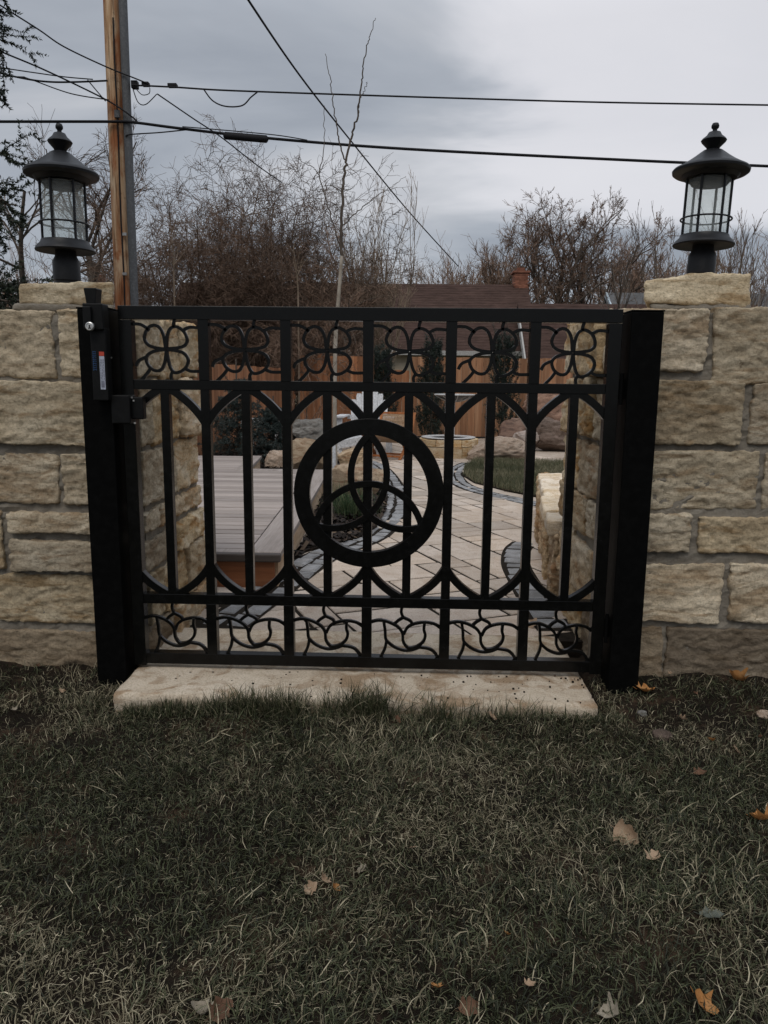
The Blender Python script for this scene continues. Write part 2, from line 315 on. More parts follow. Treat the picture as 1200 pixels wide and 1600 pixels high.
# ------------------------------------------------------------------ mesh helpers
class MB:
    def __init__(s): s.V = []; s.Q = []; s.N = []; s.k = 0; s.A = []
    def add(s, v, f, a=None):
        v = np.asarray(v, float).reshape(-1, 3); f = np.asarray(f, int)
        s.V.append(v); s.Q.append(f + s.k); s.k += len(v)
        s.A.append(np.zeros(len(f)) if a is None else np.asarray(a, float))
        return s
    def poly(s, v):                       # one n-gon
        s.V.append(np.asarray(v, float)); s.N.append(list(range(s.k, s.k+len(v)))); s.k += len(v); return s
    def box(s, x0, x1, y0, y1, z0, z1, R=None, o=None):
        v = np.array([(x, y, z) for z in (z0, z1) for x, y in ((x0, y0), (x1, y0), (x1, y1), (x0, y1))], float)
        if R is not None: v = v @ np.asarray(R).T
        if o is not None: v = v + np.asarray(o)
        return s.add(v, [(0, 3, 2, 1), (4, 5, 6, 7), (0, 1, 5, 4), (1, 2, 6, 5), (2, 3, 7, 6), (3, 0, 4, 7)])
    def bar(s, p, q, w, h=None, up=(0, 0, 1)):      # a square bar between two points
        p, q = np.asarray(p, float), np.asarray(q, float); h = h or w
        d = q-p; L = np.linalg.norm(d); d /= L; up = np.asarray(up, float)
        if abs(d @ up) > 0.98: up = np.array([0, 1.0, 0])
        a = np.cross(d, up); a /= np.linalg.norm(a); b = np.cross(a, d)
        v = [p + a*sx_*w/2 + b*sy_*h/2 + d*L*t_ for t_ in (0, 1) for sx_, sy_ in ((-1, -1), (1, -1), (1, 1), (-1, 1))]
        return s.add(v, [(0, 3, 2, 1), (4, 5, 6, 7), (0, 1, 5, 4), (1, 2, 6, 5), (2, 3, 7, 6), (3, 0, 4, 7)])
    def prism(s, poly, z0, z1, inset=0.0, dz=0.0):  # polygon in xy, extruded in z, optional chamfer
        p = np.asarray(poly, float); n = len(p); c = p.mean(0)
        if inset:
            d = c-p; L = np.linalg.norm(d, axis=1, keepdims=True); pin = p + d/L*inset*1.3
            rings = [(p, z0), (p, z1-dz), (pin, z1)]
        else: rings = [(p, z0), (p, z1)]
        b = s.k
        s.V.append(np.concatenate([np.c_[q, np.full(n, z)] for q, z in rings])); s.k += n*len(rings)
        for r in range(len(rings)-1):
            for i in range(n):
                j = (i+1) % n; s.N.append([b+r*n+i, b+r*n+j, b+(r+1)*n+j, b+(r+1)*n+i])
        s.N.append([b+(len(rings)-1)*n+i for i in range(n)])
        return s
    def tubes(s, P, R, sides=3, attr=None):
        P = np.asarray(P, float); R = np.asarray(R, float)
        if P.ndim == 2: P = P[None]; 
        if R.ndim < 2: R = np.broadcast_to(R, P.shape[:2])
        N, K, _ = P.shape
        T = np.gradient(P, axis=1); T /= np.linalg.norm(T, axis=2, keepdims=True)+1e-9
        md = np.abs(P[:, -1]-P[:, 0]); ref = np.where((md[:, 2] > np.maximum(md[:, 0], md[:, 1]))[:, None], [1.0, 0.13, 0], [0, 0.07, 1.0])[:, None, :]
        a = np.cross(T, np.broadcast_to(ref, T.shape)); a /= np.linalg.norm(a, axis=2, keepdims=True)+1e-9
        b = np.cross(T, a)
        th = np.arange(sides)*2*pi/sides
        v = P[:, :, None] + R[:, :, None, None]*(a[:, :, None]*np.cos(th)[None, None, :, None] + b[:, :, None]*np.sin(th)[None, None, :, None])
        i = np.arange(N)[:, None, None]*K*sides; k = np.arange(K-1)[None, :, None]*sides; j = np.arange(sides)[None, None, :]; j2 = (j+1) % sides
        f = np.stack([i+k+j, i+k+sides+j, i+k+sides+j2, i+k+j2], -1).reshape(-1, 4)
        return s.add(v, f)
    def lathe(s, prof, n=40, c=(0, 0, 0)):
        prof = np.asarray(prof, float); th = np.arange(n)*2*pi/n
        v = np.stack([prof[:, 0, None]*np.cos(th), prof[:, 0, None]*np.sin(th), np.broadcast_to(prof[:, 1, None], (len(prof), n))], -1) + np.asarray(c)
        i = np.arange(len(prof)-1)[:, None]*n; j = np.arange(n)[None]; j2 = (j+1) % n
        return s.add(v, np.stack([i+j, i+j2, i+n+j2, i+n+j], -1).reshape(-1, 4))
    def ribbon(s, path, w, y0, y1, closed=False):   # flat bar following a curve in the xz plane
        p = np.asarray(path, float); n = len(p)
        if closed: T = np.roll(p, -1, 0)-np.roll(p, 1, 0)
        else: T = np.gradient(p, axis=0)
        T /= np.linalg.norm(T, axis=1, keepdims=True); Nn = np.c_[-T[:, 1], T[:, 0]]
        a, b = p+Nn*w/2, p-Nn*w/2
        ring = [np.c_[a[:, 0], np.full(n, y0), a[:, 1]], np.c_[b[:, 0], np.full(n, y0), b[:, 1]], np.c_[b[:, 0], np.full(n, y1), b[:, 1]], np.c_[a[:, 0], np.full(n, y1), a[:, 1]]]
        v = np.stack(ring, 1).reshape(-1, 3); f = []
        for i in range(n if closed else n-1):
            j = (i+1) % n
            for q in range(4): f.append((i*4+q, i*4+(q+1) % 4, j*4+(q+1) % 4, j*4+q))
        if not closed: f += [(0, 3, 2, 1), ((n-1)*4, (n-1)*4+1, (n-1)*4+2, (n-1)*4+3)]
        return s.add(v, f)
    def mesh(s, name, mat, smooth=False):
        me = bpy.data.meshes.new(name)
        V = np.concatenate(s.V) if s.V else np.zeros((0, 3))
        me.vertices.add(len(V)); me.vertices.foreach_set('co', V.ravel())
        loops, starts, tot, at_ = [], [], [], []
        st = 0
        for f, a in zip(s.Q, s.A):
            if not len(f): continue
            n = f.shape[1]; loops.append(f.ravel()); starts.append(st+np.arange(len(f))*n); tot.append(np.full(len(f), n)); st += f.size; at_.append(a)
        for f in s.N:
            loops.append(np.array(f)); starts.append(np.array([st])); tot.append(np.array([len(f)])); st += len(f); at_.append(np.zeros(1))
        L = np.concatenate(loops); ST = np.concatenate(starts); TT = np.concatenate(tot); AA = np.concatenate(at_)
        me.loops.add(len(L)); me.loops.foreach_set('vertex_index', L.astype(np.int32))
        me.polygons.add(len(ST)); me.polygons.foreach_set('loop_start', ST.astype(np.int32)); me.polygons.foreach_set('loop_total', TT.astype(np.int32))
        if AA.any():
            at2 = me.attributes.new('rnd', 'FLOAT', 'FACE'); at2.data.foreach_set('value', AA.astype(np.float32))
        me.update(calc_edges=True); me.validate()
        me.polygons.foreach_set('use_smooth', np.full(len(ST), bool(smooth)))
        me.materials.append(MAT[mat] if isinstance(mat, str) else mat)
        return me
    def build(s, name, mat, parent=None, smooth=False, bevel=0.0, origin=None):
        if origin is not None:
            for i in range(len(s.V)): s.V[i] = s.V[i]-np.asarray(origin)
        o = link(name, s.mesh(name, mat, smooth), parent)
        if origin is not None: o.location = tuple(origin)
        if bevel:
            b = o.modifiers.new('bevel', 'BEVEL'); b.width = bevel; b.segments = 2; b.limit_method = 'ANGLE'; b.angle_limit = radians(40)
        return o
def link(name, data, parent=None):
    o = bpy.data.objects.new(name, data); COL.objects.link(o)
    if parent is not None: o.parent = parent
    return o
def tag(o, label=None, cat=None, group=None, kind=None):
    if label: o['label'] = label
    if cat: o['category'] = cat
    if group: o['group'] = group
    if kind: o['kind'] = kind
    return o
def thing(name, label, cat, loc=(0, 0, 0), rz=0.0, group=None):
    o = bpy.data.objects.new(name, None); COL.objects.link(o); o.empty_display_size = 0.2
    o.location = tuple(loc); o.rotation_euler = (0, 0, rz); return tag(o, label, cat, group)

# value noise / fbm, vectorised
_TAB = np.random.default_rng(3).random(4096)
def vnoise(P, seed=0):
    P = np.asarray(P, float); I = np.floor(P).astype(np.int64); Fr = P-I; U = Fr*Fr*(3-2*Fr); r = 0
    for dx in (0, 1):
        for dy in (0, 1):
            for dz in (0, 1):
                h = ((I[..., 0]+dx)*73856093) ^ ((I[..., 1]+dy)*19349663) ^ ((I[..., 2]+dz)*83492791) ^ (seed*2654435)
                w = (U[..., 0] if dx else 1-U[..., 0])*(U[..., 1] if dy else 1-U[..., 1])*(U[..., 2] if dz else 1-U[..., 2])
                r = r + w*_TAB[(h ^ (h >> 7)) & 4095]
    return r
def fbm(P, scale, octv=4, seed=0, gain=0.5):
    P = np.asarray(P, float)*scale; a, s, tot = 1.0, 0.0, 0.0
    for i in range(octv):
        s = s + a*(vnoise(P+i*17.3, seed+i)-0.5); tot += a; a *= gain; P = P*2.03
    return s/tot*2

_CG = {}
def cube_grid(nx, ny, nz):
    if (nx, ny, nz) not in _CG: _CG[(nx, ny, nz)] = _cube_grid(nx, ny, nz)
    V, Q = _CG[(nx, ny, nz)]; return V.copy(), Q.copy()
def _cube_grid(nx, ny, nz):
    """surface lattice of a box in [-1,1]^3 with welded edges"""
    idx = {}; V = []; Fq = []
    def vid(i, j, k):
        key = (i, j, k)
        if key not in idx: idx[key] = len(V); V.append((2*i/nx-1, 2*j/ny-1, 2*k/nz-1))
        return idx[key]
    for j in (0, ny):
        for i in range(nx):
            for k in range(nz):
                q = [vid(i, j, k), vid(i+1, j, k), vid(i+1, j, k+1), vid(i, j, k+1)]; Fq.append(q if j == 0 else q[::-1])
    for i in (0, nx):
        for j in range(ny):
            for k in range(nz):
                q = [vid(i, j, k), vid(i, j+1, k), vid(i, j+1, k+1), vid(i, j, k+1)]; Fq.append(q[::-1] if i == 0 else q)
    for k in (0, nz):
        for i in range(nx):
            for j in range(ny):
                q = [vid(i, j, k), vid(i+1, j, k), vid(i+1, j+1, k), vid(i, j+1, k)]; Fq.append(q[::-1] if k == 0 else q)
    return np.array(V), np.array(Fq)
_seed = [100]
def block(x0, x1, y0, y1, z0, z1, amp=0.012, cell=0.016, rnd=0.02, jit=0.008, slant=None, split=1.0):
    """a rock-faced block: lattice box with chipped edges and broken relief"""
    _seed[0] += 1; sd = _seed[0]; rg = np.random.default_rng(sd)
    c = np.array([(x0+x1)/2, (y0+y1)/2, (z0+z1)/2]); h = np.array([x1-x0, y1-y0, z1-z0])/2
    n = [max(3, min(72, int(2*q/cell))) for q in h]
    V, Fq = cube_grid(*n)
    # corners moved a little so no block is a true cuboid
    cj = rg.uniform(-jit, jit, (2, 2, 2, 3)); W8 = 0
    for a in (0, 1):
        for b in (0, 1):
            for d in (0, 1):
                w = ((1+V[:, 0])/2 if a else (1-V[:, 0])/2)*((1+V[:, 1])/2 if b else (1-V[:, 1])/2)*((1+V[:, 2])/2 if d else (1-V[:, 2])/2)
                W8 = W8 + w[:, None]*cj[a, b, d]
    P = V*h
    r = np.minimum(rnd*(0.6+0.9*(fbm(P+c, 9, 3, sd)+0.5)), h.min()*0.8)[:, None]     # rounded, uneven edges
    inner = np.clip(P, -(h-r), (h-r)); d = P-inner; L = np.linalg.norm(d, axis=1, keepdims=True)
    nrm = np.where(L > 1e-9, d/np.maximum(L, 1e-9), 0)
    P = inner + nrm*np.minimum(L, r)
    Q = P+c
    face = 1-np.max(np.abs(V)**6, axis=1)      # unused weight kept small
    st = fbm(Q*np.array([1, 1, 2.2]), 7, 5, sd+5, 0.55)
    rid = 1-np.abs(fbm(Q*np.array([1, 1, 1.6]), 11, 4, sd+9))*2
    fine = fbm(Q*np.array([1, 1, 1.7]), 34, 4, sd+13, 0.6)
    lam = fbm(Q*np.array([0.6, 0.6, 3.0]), 13, 4, sd+17, 0.6)
    st = 0.4*st + 0.6*(np.floor(st*4.5)+np.clip((st*4.5-np.floor(st*4.5))*4-3, 0, 1))/4.5
    disp = amp*(0.36*st - 0.5*np.clip(rid-0.78, 0, 1)*3 + 0.55*fine + 0.16*np.sign(lam)*np.abs(lam)**0.5)
    dirn = nrm.copy(); dirn /= np.linalg.norm(dirn, axis=1, keepdims=True)+1e-9
    P = P + dirn*disp[:, None]*split + W8 + c
    if slant is not None: P = slant(P)
    return P, Fq
def stone(name, parent, mat, *a, origin=None, label=None, **k):
    P, Fq = block(*a, **k)
    o = MB().add(P, Fq).build(name, mat, parent, smooth=True, origin=None)
    if label: o['label'] = label
    return o
def boulder(name, label, cx, cy, cz, sx_, sy_, sz_, mat, seed, rough=0.22, flat=1.0, rz=0.0, cat='boulder', group=None, n=34, power=2.6, sharp=0.16):
    V, Fq = cube_grid(n, n, n)
    V = np.sign(V)*np.abs(V)
    L = (np.abs(V)**power).sum(1)**(1/power); D = V/L[:, None]
    U = D/np.linalg.norm(D, axis=1, keepdims=True)
    s = 1 + rough*fbm(U+seed, 1.3, 3, seed) + sharp*fbm(U+seed*2, 3.5, 4, seed+3) + 0.09*fbm(U*1.0+seed, 8, 4, seed+7, 0.6)
    # a few flat cleavage planes
    rg = np.random.default_rng(seed)
    P = D*s[:, None]
    for _ in range(5):
        nn = rg.normal(size=3); nn /= np.linalg.norm(nn); dd = rg.uniform(0.62, 0.9)
        ov = np.clip(P@nn-dd, 0, None); P = P-nn*ov[:, None]*0.97
    P = P*np.array([sx_, sy_, sz_])/2
    cz_, sz2 = cos(rz), sin(rz)
    P = P@np.array([[cz_, sz2, 0], [-sz2, cz_, 0], [0, 0, 1]])
    o = MB().add(P, Fq).build(name, mat, None, smooth=True); o.location = (cx, cy, cz)
    return tag(o, label, cat, group)

def crom(pts, n=8, closed=False):
    p = np.asarray(pts, float); m_ = len(p); out = []
    rng_ = range(m_ if closed else m_-1)
    for i in rng_:
        if closed: a, b, c, d = p[(i-1) % m_], p[i], p[(i+1) % m_], p[(i+2) % m_]
        else: a, b, c, d = p[max(i-1, 0)], p[i], p[i+1], p[min(i+2, m_-1)]
        for t_ in np.arange(n)/n:
            out.append(0.5*(2*b+(c-a)*t_+(2*a-5*b+4*c-d)*t_*t_+(3*b-a-3*c+d)*t_**3))
    if not closed: out.append(p[-1])
    return np.array(out)

# ================================================================== GROUND
LZ = -0.05       # the lawn in front of the gate
g = MB(); xs = np.linspace(-200, 200, 9); ys = np.concatenate([np.linspace(-60, 400, 9)])
X, Y = np.meshgrid(xs, ys); n1 = len(xs)
fq = [(j*n1+i, j*n1+i+1, (j+1)*n1+i+1, (j+1)*n1+i) for j in range(len(ys)-1) for i in range(n1-1)]
g.add(np.c_[X.ravel(), Y.ravel(), np.full(X.size, -0.16)], fq)
tag(g.build('ground', 'far_ground'), kind='structure')

def lawn_h(x, y):
    x = np.asarray(x, float); y = np.asarray(y, float)
    P = np.stack([x, y, np.zeros_like(x)], -1)
    h = LZ + 0.030*fbm(P, 1.7, 3, 5) + 0.010*fbm(P, 9, 3, 8)
    h = h + 0.040*np.clip(1-np.abs(y+0.33)/0.16, 0, 1)*np.clip((1.08-np.abs(x+0.05))/0.2, 0, 1)*np.clip(0.75+0.9*fbm(P, 4, 2, 9), 0, 1)*np.clip((x+0.98)/0.25, 0, 1)
    edge = np.clip((y+0.35)/0.4, 0, 1)                       # soil drawn up against the wall foot
    h = h + edge*np.where(x > 0.85, 0.055, np.where(x < -1.0, 0.045, -0.0))
    return h
def bare(x, y):
    """0..1 how bare the soil is: at the wall foot and in a few worn spots"""
    P = np.stack([np.asarray(x, float), np.asarray(y, float), np.zeros_like(np.asarray(x, float))], -1)
    n = fbm(P, 3.0, 3, 21)
    w = np.clip((y+0.40+0.25*n)/0.34, 0, 1)*np.clip((np.abs(x+0.08+0.12*n)-0.88)/0.16, 0, 1)
    spot = np.maximum(0, 1-np.hypot((x+1.32)/0.22, (y+0.42)/0.14)) + np.maximum(0, 1-np.hypot((x+1.05)/0.25, (y+0.50)/0.1)) + 0.8*np.maximum(0, 1-np.hypot((x-1.3)/0.5, (y+0.30)/0.26))
    return np.clip(w*(0.86+0.9*n) + 1.1*spot + 0.9*(n-0.28).clip(0), 0, 1)
g = MB(); nx, ny = 190, 150
xs = np.linspace(-4.5, 4.5, nx); ys = np.linspace(-6.0, 0.30, ny); X, Y = np.meshgrid(xs, ys)
Z = lawn_h(X, Y); Pn = np.stack([X, Y, Z*0], -1); Z = Z + 0.016*fbm(Pn, 22, 4, 4)*(0.4+1.2*bare(X, Y))
i = np.arange(ny-1)[:, None]*nx+np.arange(nx-1)[None]
g.add(np.stack([X, Y, Z], -1), np.stack([i, i+1, i+nx+1, i+nx], -1).reshape(-1, 4))
tag(g.build('lawn_soil', 'soil', smooth=True), kind='structure')

def grass(name, X0, Y0, Z0, length, width, mat, rnd, lean=(0.5, 1.25), K=5, dirs=None, label=None, curl=0.6):
    N = len(X0); az = RNG.uniform(0, 2*pi, N) if dirs is None else dirs
    L = length; tilt = RNG.uniform(lean[0], lean[1], N); bend = RNG.normal(curl, 0.4, N)
    P = np.zeros((N, K, 3)); P[:, 0] = np.c_[X0, Y0, Z0]
    a = az.copy(); tw = RNG.normal(0, 0.55, N)
    for k in range(1, K):
        s_ = (k-0.5)/(K-1); th = np.clip(tilt*0.6 + bend*s_ + tilt*0.4*s_, -0.2, 1.9)
        st = L/(K-1)
        P[:, k] = P[:, k-1] + np.c_[np.sin(th)*np.cos(a)*st, np.sin(th)*np.sin(a)*st, np.cos(th)*st]
        a = a + tw
    fl = Z0 + 0.004 + 0.012*RNG.random(N)
    P[:, 1:, 2] = np.maximum(P[:, 1:, 2], fl[:, None])
    wd = np.c_[-np.sin(az+RNG.normal(0, 0.5, N)), np.cos(az+RNG.normal(0, 0.5, N)), RNG.normal(0, 0.25, N)]
    prof = np.array([0.75, 1.0, 0.9, 0.6, 0.06]) if K == 5 else np.array([0.8, 1.0, 0.7, 0.06])
    hw = width[:, None]*prof[None]/2
    v = np.stack([P-wd[:, None]*hw[..., None], P+wd[:, None]*hw[..., None]], 2)
    i = np.arange(N)[:, None]*K*2+np.arange(K-1)[None]*2
    f = np.stack([i, i+1, i+3, i+2], -1).reshape(-1, 4)
    o = MB().add(v, f, np.repeat(np.clip(rnd, 0.001, 1), K-1)).build(name, mat, None, smooth=False)
    return tag(o, label, 'grass', None, 'stuff')

# front lawn: matted autumn grass, green blades with a lot of straw in it
N = 160000
gx = RNG.uniform(-2.35, 2.45, N); gy = -2.35 + 2.42*RNG.random(N)**0.9
keep = (RNG.random(N) > bare(gx, gy)*0.93) & ~((gx > -0.985) & (gx < 0.835) & (gy > -0.285+0.012*RNG.normal(size=N))) & ~((gx > 0.85) & (gy > 0.06)) & ~((gx < -0.95) & (gy > 0.06))
gx, gy = gx[keep], gy[keep]; N = len(gx)
Pg = np.stack([gx, gy, np.zeros(N)], -1)
flow = fbm(Pg, 2.2, 3, 31)*5 + fbm(Pg, 9, 2, 33)*3.5 + RNG.normal(0, 1.5, N)
patch = fbm(Pg, 2.6, 4, 41)
strawp = np.clip(0.33 + 1.5*patch + 0.10*np.clip(-gx, -1, 1), 0.12, 0.8)
straw = RNG.random(N) < strawp
rv = np.where(straw, RNG.uniform(0.66, 1.0, N), np.clip(RNG.uniform(0, 0.62, N)+0.15*patch, 0.01, 0.64))
ln = np.where(straw, RNG.uniform(0.016, 0.060, N), RNG.uniform(0.020, 0.056, N))*(1+0.4*fbm(Pg, 4, 2, 51))
wd = np.where(straw, RNG.uniform(0.0009, 0.0023, N), RNG.uniform(0.0013, 0.0029, N))
grass('lawn_grass', gx, gy, lawn_h(gx, gy), ln, wd, 'lawn_blades', rv, (0.35, 1.35), 5, flow, 'matted dark green and straw coloured lawn grass in front of the gate')

# coarser, longer blades standing out of the mat in loose drifts
N3 = 21000; x3 = RNG.uniform(-2.35, 2.45, N3); y3 = -2.35 + 2.38*RNG.random(N3)**0.9
d3 = fbm(np.stack([x3, y3, x3*0], -1), 4.0, 3, 87)
k3 = (RNG.random(N3) < np.clip(0.42+1.8*d3, 0.05, 1)) & (RNG.random(N3) > bare(x3, y3)*0.8) & ~((x3 > -0.985) & (x3 < 0.835) & (y3 > -0.29)) & ~((np.abs(x3) > 0.85) & (y3 > 0.06))
x3, y3 = x3[k3], y3[k3]; N3 = len(x3); P3 = np.stack([x3, y3, x3*0], -1)
st3 = RNG.random(N3) < 0.38
grass('lawn_grass', x3, y3, lawn_h(x3, y3), RNG.uniform(0.035, 0.085, N3), RNG.uniform(0.0017, 0.0036, N3), 'lawn_blades', np.where(st3, RNG.uniform(0.74, 0.96, N3), RNG.uniform(0.2, 0.66, N3)), (0.7, 1.5), 5, fbm(P3, 2.0, 3, 31)*6+RNG.normal(0, 0.8, N3), 'coarser long grass blades lying in drifts over the lawn', 0.45)

# the same lawn going on to both sides, less densely
M2 = 42000; x2 = RNG.uniform(2.38, 4.4, M2)*np.where(RNG.random(M2) < 0.5, -1, 1); y2 = RNG.uniform(-2.4, 0.05, M2)
k2 = RNG.random(M2) > bare(x2, y2)*0.9; x2, y2 = x2[k2], y2[k2]; M2 = len(x2)
grass('lawn_grass', x2, y2, lawn_h(x2, y2), RNG.uniform(0.03, 0.08, M2), RNG.uniform(0.002, 0.005, M2), 'lawn_blades', RNG.uniform(0.01, 0.95, M2), (0.35, 1.35), 4, None, 'lawn grass going on beyond both ends of the view')

# thatch: short dead bits lying flat between the blades
N = 48000; gx = RNG.uniform(-2.35, 2.45, N); gy = -2.35 + 2.38*RNG.random(N)**0.9
keep = (RNG.random(N) > bare(gx, gy)*0.85) & ~((gx > -0.985) & (gx < 0.835) & (gy > -0.285)) & ~((np.abs(gx) > 0.85) & (gy > 0.06)); gx, gy = gx[keep], gy[keep]; N = len(gx)
pt2 = fbm(np.stack([gx, gy, gx*0], -1), 2.6, 4, 41)
grass('lawn_thatch', gx, gy, lawn_h(gx, gy), RNG.uniform(0.010, 0.045, N), RNG.uniform(0.0012, 0.0028, N), 'lawn_blades', np.clip(RNG.normal(0.72, 0.09, N)+0.2*pt2, 0.62, 1), (1.2, 1.75), 4, None, 'flat dead straw and thatch lying between the lawn blades', 0.25)

# a fringe of upright blades against the threshold slab
N = 7000; gx = RNG.uniform(-0.93, 0.90, N); gy = -0.295-0.06*RNG.random(N)**1.5
k = np.stack([gx, gy*0, gx*0], -1); keep = RNG.random(N) < np.clip(0.5+1.2*fbm(k, 9, 3, 61), 0.12, 1); gx, gy = gx[keep], gy[keep]; N = len(gx)
grass('grass_fringe', gx, gy, lawn_h(gx, gy), RNG.uniform(0.04, 0.115, N)*(1+0.7*fbm(np.stack([gx, gy*0, gx*0], -1), 4, 2, 62)), RNG.uniform(0.0016, 0.003, N), 'lawn_blades', np.where(RNG.random(N) < 0.25, RNG.uniform(0.66, 0.95, N), RNG.uniform(0.1, 0.62, N)), (0.0, 1.0), 5, None, 'fringe of upright green blades along the slab edge', 0.35)

# ================================================================== THRESHOLD SLAB
P, Fq = block(-0.985, 0.815, -0.285, 0.50, -0.13, 0.03, amp=0.007, cell=0.026, rnd=0.010, jit=0.006)
slab = MB().add(P, Fq).build('threshold_slab', 'slab_stone', None, smooth=True)
tag(slab, 'long pale limestone threshold slab lying under the black gate', 'stone slab')

# ================================================================== STONE WALLS
def wall(name, label, rows, core, parts_seed, side, base_x):
    root = thing(name, label, 'stone wall', (base_x, 0.5, LZ))
    inv = np.array([base_x, 0.5, LZ])
    def add(nm, mat, *a, label=None, **k):
        P, Fq = block(*a, **k); o = MB().add(P-inv, Fq).build(nm, mat, root, smooth=True)
        if label: o['label'] = label
    c = MB()
    for b in core:
        c.box(b[0], b[1], b[2]+0.03, b[3], b[4], b[5]); P, Fq = block(b[0]+0.002, b[1]-0.002, b[2], b[2]+0.2, b[4], b[5]-0.004, amp=0.022, cell=0.018, rnd=0.01, jit=0.002); c.add(P, Fq)
    for i in range(len(c.V)): c.V[i] = c.V[i]-inv
    c.build('mortar', 'mortar', root)
    return root, add
RG = random.Random(5)
# wall on the latch side
wl, addl = wall('stone_wall', 'buff rock faced limestone wall end beside the latch post', None,
                [(-3.35, -0.975, 0.106, 0.925, -0.15, 1.440)], 1, -1, -1.6)
def corner_row(add, z0, z1, xs, side, xret, yf, splits, mat='limestone', yend=0.94, ryo=0.0):
    """front stones by x ranges (the last one is the corner block) and return stones along y"""
    for q, (a, b) in enumerate(xs):
        corner = (q == len(xs)-1)
        y1 = splits[0] if corner else yf+RG.uniform(0.25, 0.4)
        add('stone', mat, a, b, yf+RG.uniform(-0.012, 0.012), y1, z0+RG.uniform(-0.004, 0.004), z1+RG.uniform(-0.004, 0.004), amp=0.018, rnd=0.007, cell=0.0085)
    for p, q in zip(splits[:-1], splits[1:]):
        bump_ = RG.uniform(-0.018, 0.02)
        if side < 0: a, b = xret-0.42, xret+bump_
        else: a, b = xret+bump_, xret+0.42
        add('stone', 'honey_stone', min(a, b), max(a, b), p+0.008, q, z0-0.004+RG.uniform(-0.006, 0.004), z1+0.002+RG.uniform(-0.006, 0.008), amp=0.030, rnd=0.012, jit=0.010, cell=0.013)
LX = [(1.195, 1.452, [(-2.60, -1.86), (-1.845, -1.298), (-1.278, -0.958)], (0.36, 0.66, 0.94)),
      (0.922, 1.168, [(-2.75, -2.28), (-2.26, -1.63), (-1.61, -0.952)], (0.22, 0.60, 0.92)),
      (0.680, 0.896, [(-2.6, -1.95), (-1.93, -1.315), (-1.295, -0.955)], (0.52, 0.93)),
      (0.556, 0.652, [(-1.530, -0.95)], (0.28, 0.61, 0.95)),
      (0.396, 0.535, [(-1.530, -0.956)], (0.45, 0.92)),
      (0.165, 0.376, [(-2.7, -2.1), (-2.08, -1.625), (-1.605, -0.95)], (0.30, 0.64, 0.95)),
      (-0.06, 0.145, [(-2.6, -1.72), (-1.70, -0.965)], (0.42, 0.93))]
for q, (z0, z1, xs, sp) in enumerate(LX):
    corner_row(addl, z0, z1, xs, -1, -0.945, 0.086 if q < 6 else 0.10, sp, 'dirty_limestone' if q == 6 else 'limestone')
addl('stone', 'limestone', -2.05, -1.56, 0.09, 0.4, 0.40, 0.65, amp=0.018, rnd=0.007, cell=0.0085)
addl('stone', 'limestone', -2.65, -2.07, 0.08, 0.4, 0.40, 0.65, amp=0.018, rnd=0.007, cell=0.0085)
for q in range(6):   # off to the side and the garden face, roughly coursed
    z0 = 0.0+q*0.243; addl('stone', 'limestone', -3.3, -2.78+0.1*(q % 2), 0.09, 0.5, z0, z0+0.222, amp=0.02, cell=0.03)
    for r_ in range(4): addl('stone', 'limestone', -3.3+r_*0.56+0.1*(q % 2), -2.77+r_*0.56+0.1*(q % 2), 0.7, 0.95, z0, z0+0.222, amp=0.02, cell=0.035)
def capskew(P):
    P = P.copy(); w = np.clip((P[:, 0]+1.45)/0.38, 0, 1); P[:, 0] += -(P[:, 1]-0.15)*(0.46*(1-w)+0.42*w); return P
addl('cap_mortar', 'mortar', -1.475, -1.065, 0.145, 0.66, 1.445, 1.478, amp=0.012, rnd=0.014, slant=capskew, label='smeared grey mortar bed under the cap stone')
addl('cap_stone', 'limestone', -1.452, -1.068, 0.15, 0.65, 1.470, 1.556, amp=0.014, rnd=0.010, jit=0.010, cell=0.0105, slant=capskew, label='thick pale cap stone under the lantern')
# wall on the hinge side
wr, addr = wall('stone_wall', 'buff rock faced limestone wall end beside the hinge post', None,
                [(0.925, 3.35, 0.106, 0.99, -0.15, 1.462)], 2, 1, 1.6)
def rrow(z0, z1, xs, sp, mat='limestone', xret=0.885):
    xs = xs[::-1]; corner_row(addr, z0, z1, xs, 1, xret, 0.086, sp, mat)
RX = [(1.232, 1.478, [(0.905, 1.240), ], (0.30, 0.68, 1.02)),
      (0.955, 1.200, [(0.905, 1.408), (1.430, 2.0), (2.02, 2.7)], (0.40, 0.72, 1.03)),
      (0.692, 0.925, [(0.91, 1.482), (1.502, 2.1), (2.12, 2.75)], (0.25, 0.66, 1.00)),
      (0.515, 0.676, [(0.905, 1.240), (1.268, 1.82), (1.84, 2.6)], (0.45, 1.02)),
      (0.230, 0.474, [(0.91, 1.386), (1.410, 1.95), (1.97, 2.6)], (0.30, 0.70, 1.01)),
      (-0.03, 0.205, [(0.92, 1.163), (1.178, 1.95), (1.97, 2.7)], (0.5, 1.00))]
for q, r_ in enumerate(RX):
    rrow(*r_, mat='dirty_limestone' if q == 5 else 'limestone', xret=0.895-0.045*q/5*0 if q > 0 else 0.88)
addr('stone', 'limestone', 1.262, 1.76, 0.086, 0.45, 1.192, 1.476, amp=0.018, rnd=0.007, cell=0.0085)
addr('stone', 'limestone', 1.78, 2.4, 0.086, 0.45, 1.192, 1.476, amp=0.018, rnd=0.007, cell=0.0085)
for q in range(6):
    z0 = 0.0+q*0.245; addr('stone', 'limestone', 2.75+0.1*(q % 2), 3.3, 0.09, 0.5, z0, z0+0.224, amp=0.02, cell=0.03)
    for r_ in range(4): addr('stone', 'limestone', 0.98+r_*0.57+0.1*(q % 2), 1.53+r_*0.57+0.1*(q % 2), 0.76, 1.02, z0, z0+0.224, amp=0.02, cell=0.035)
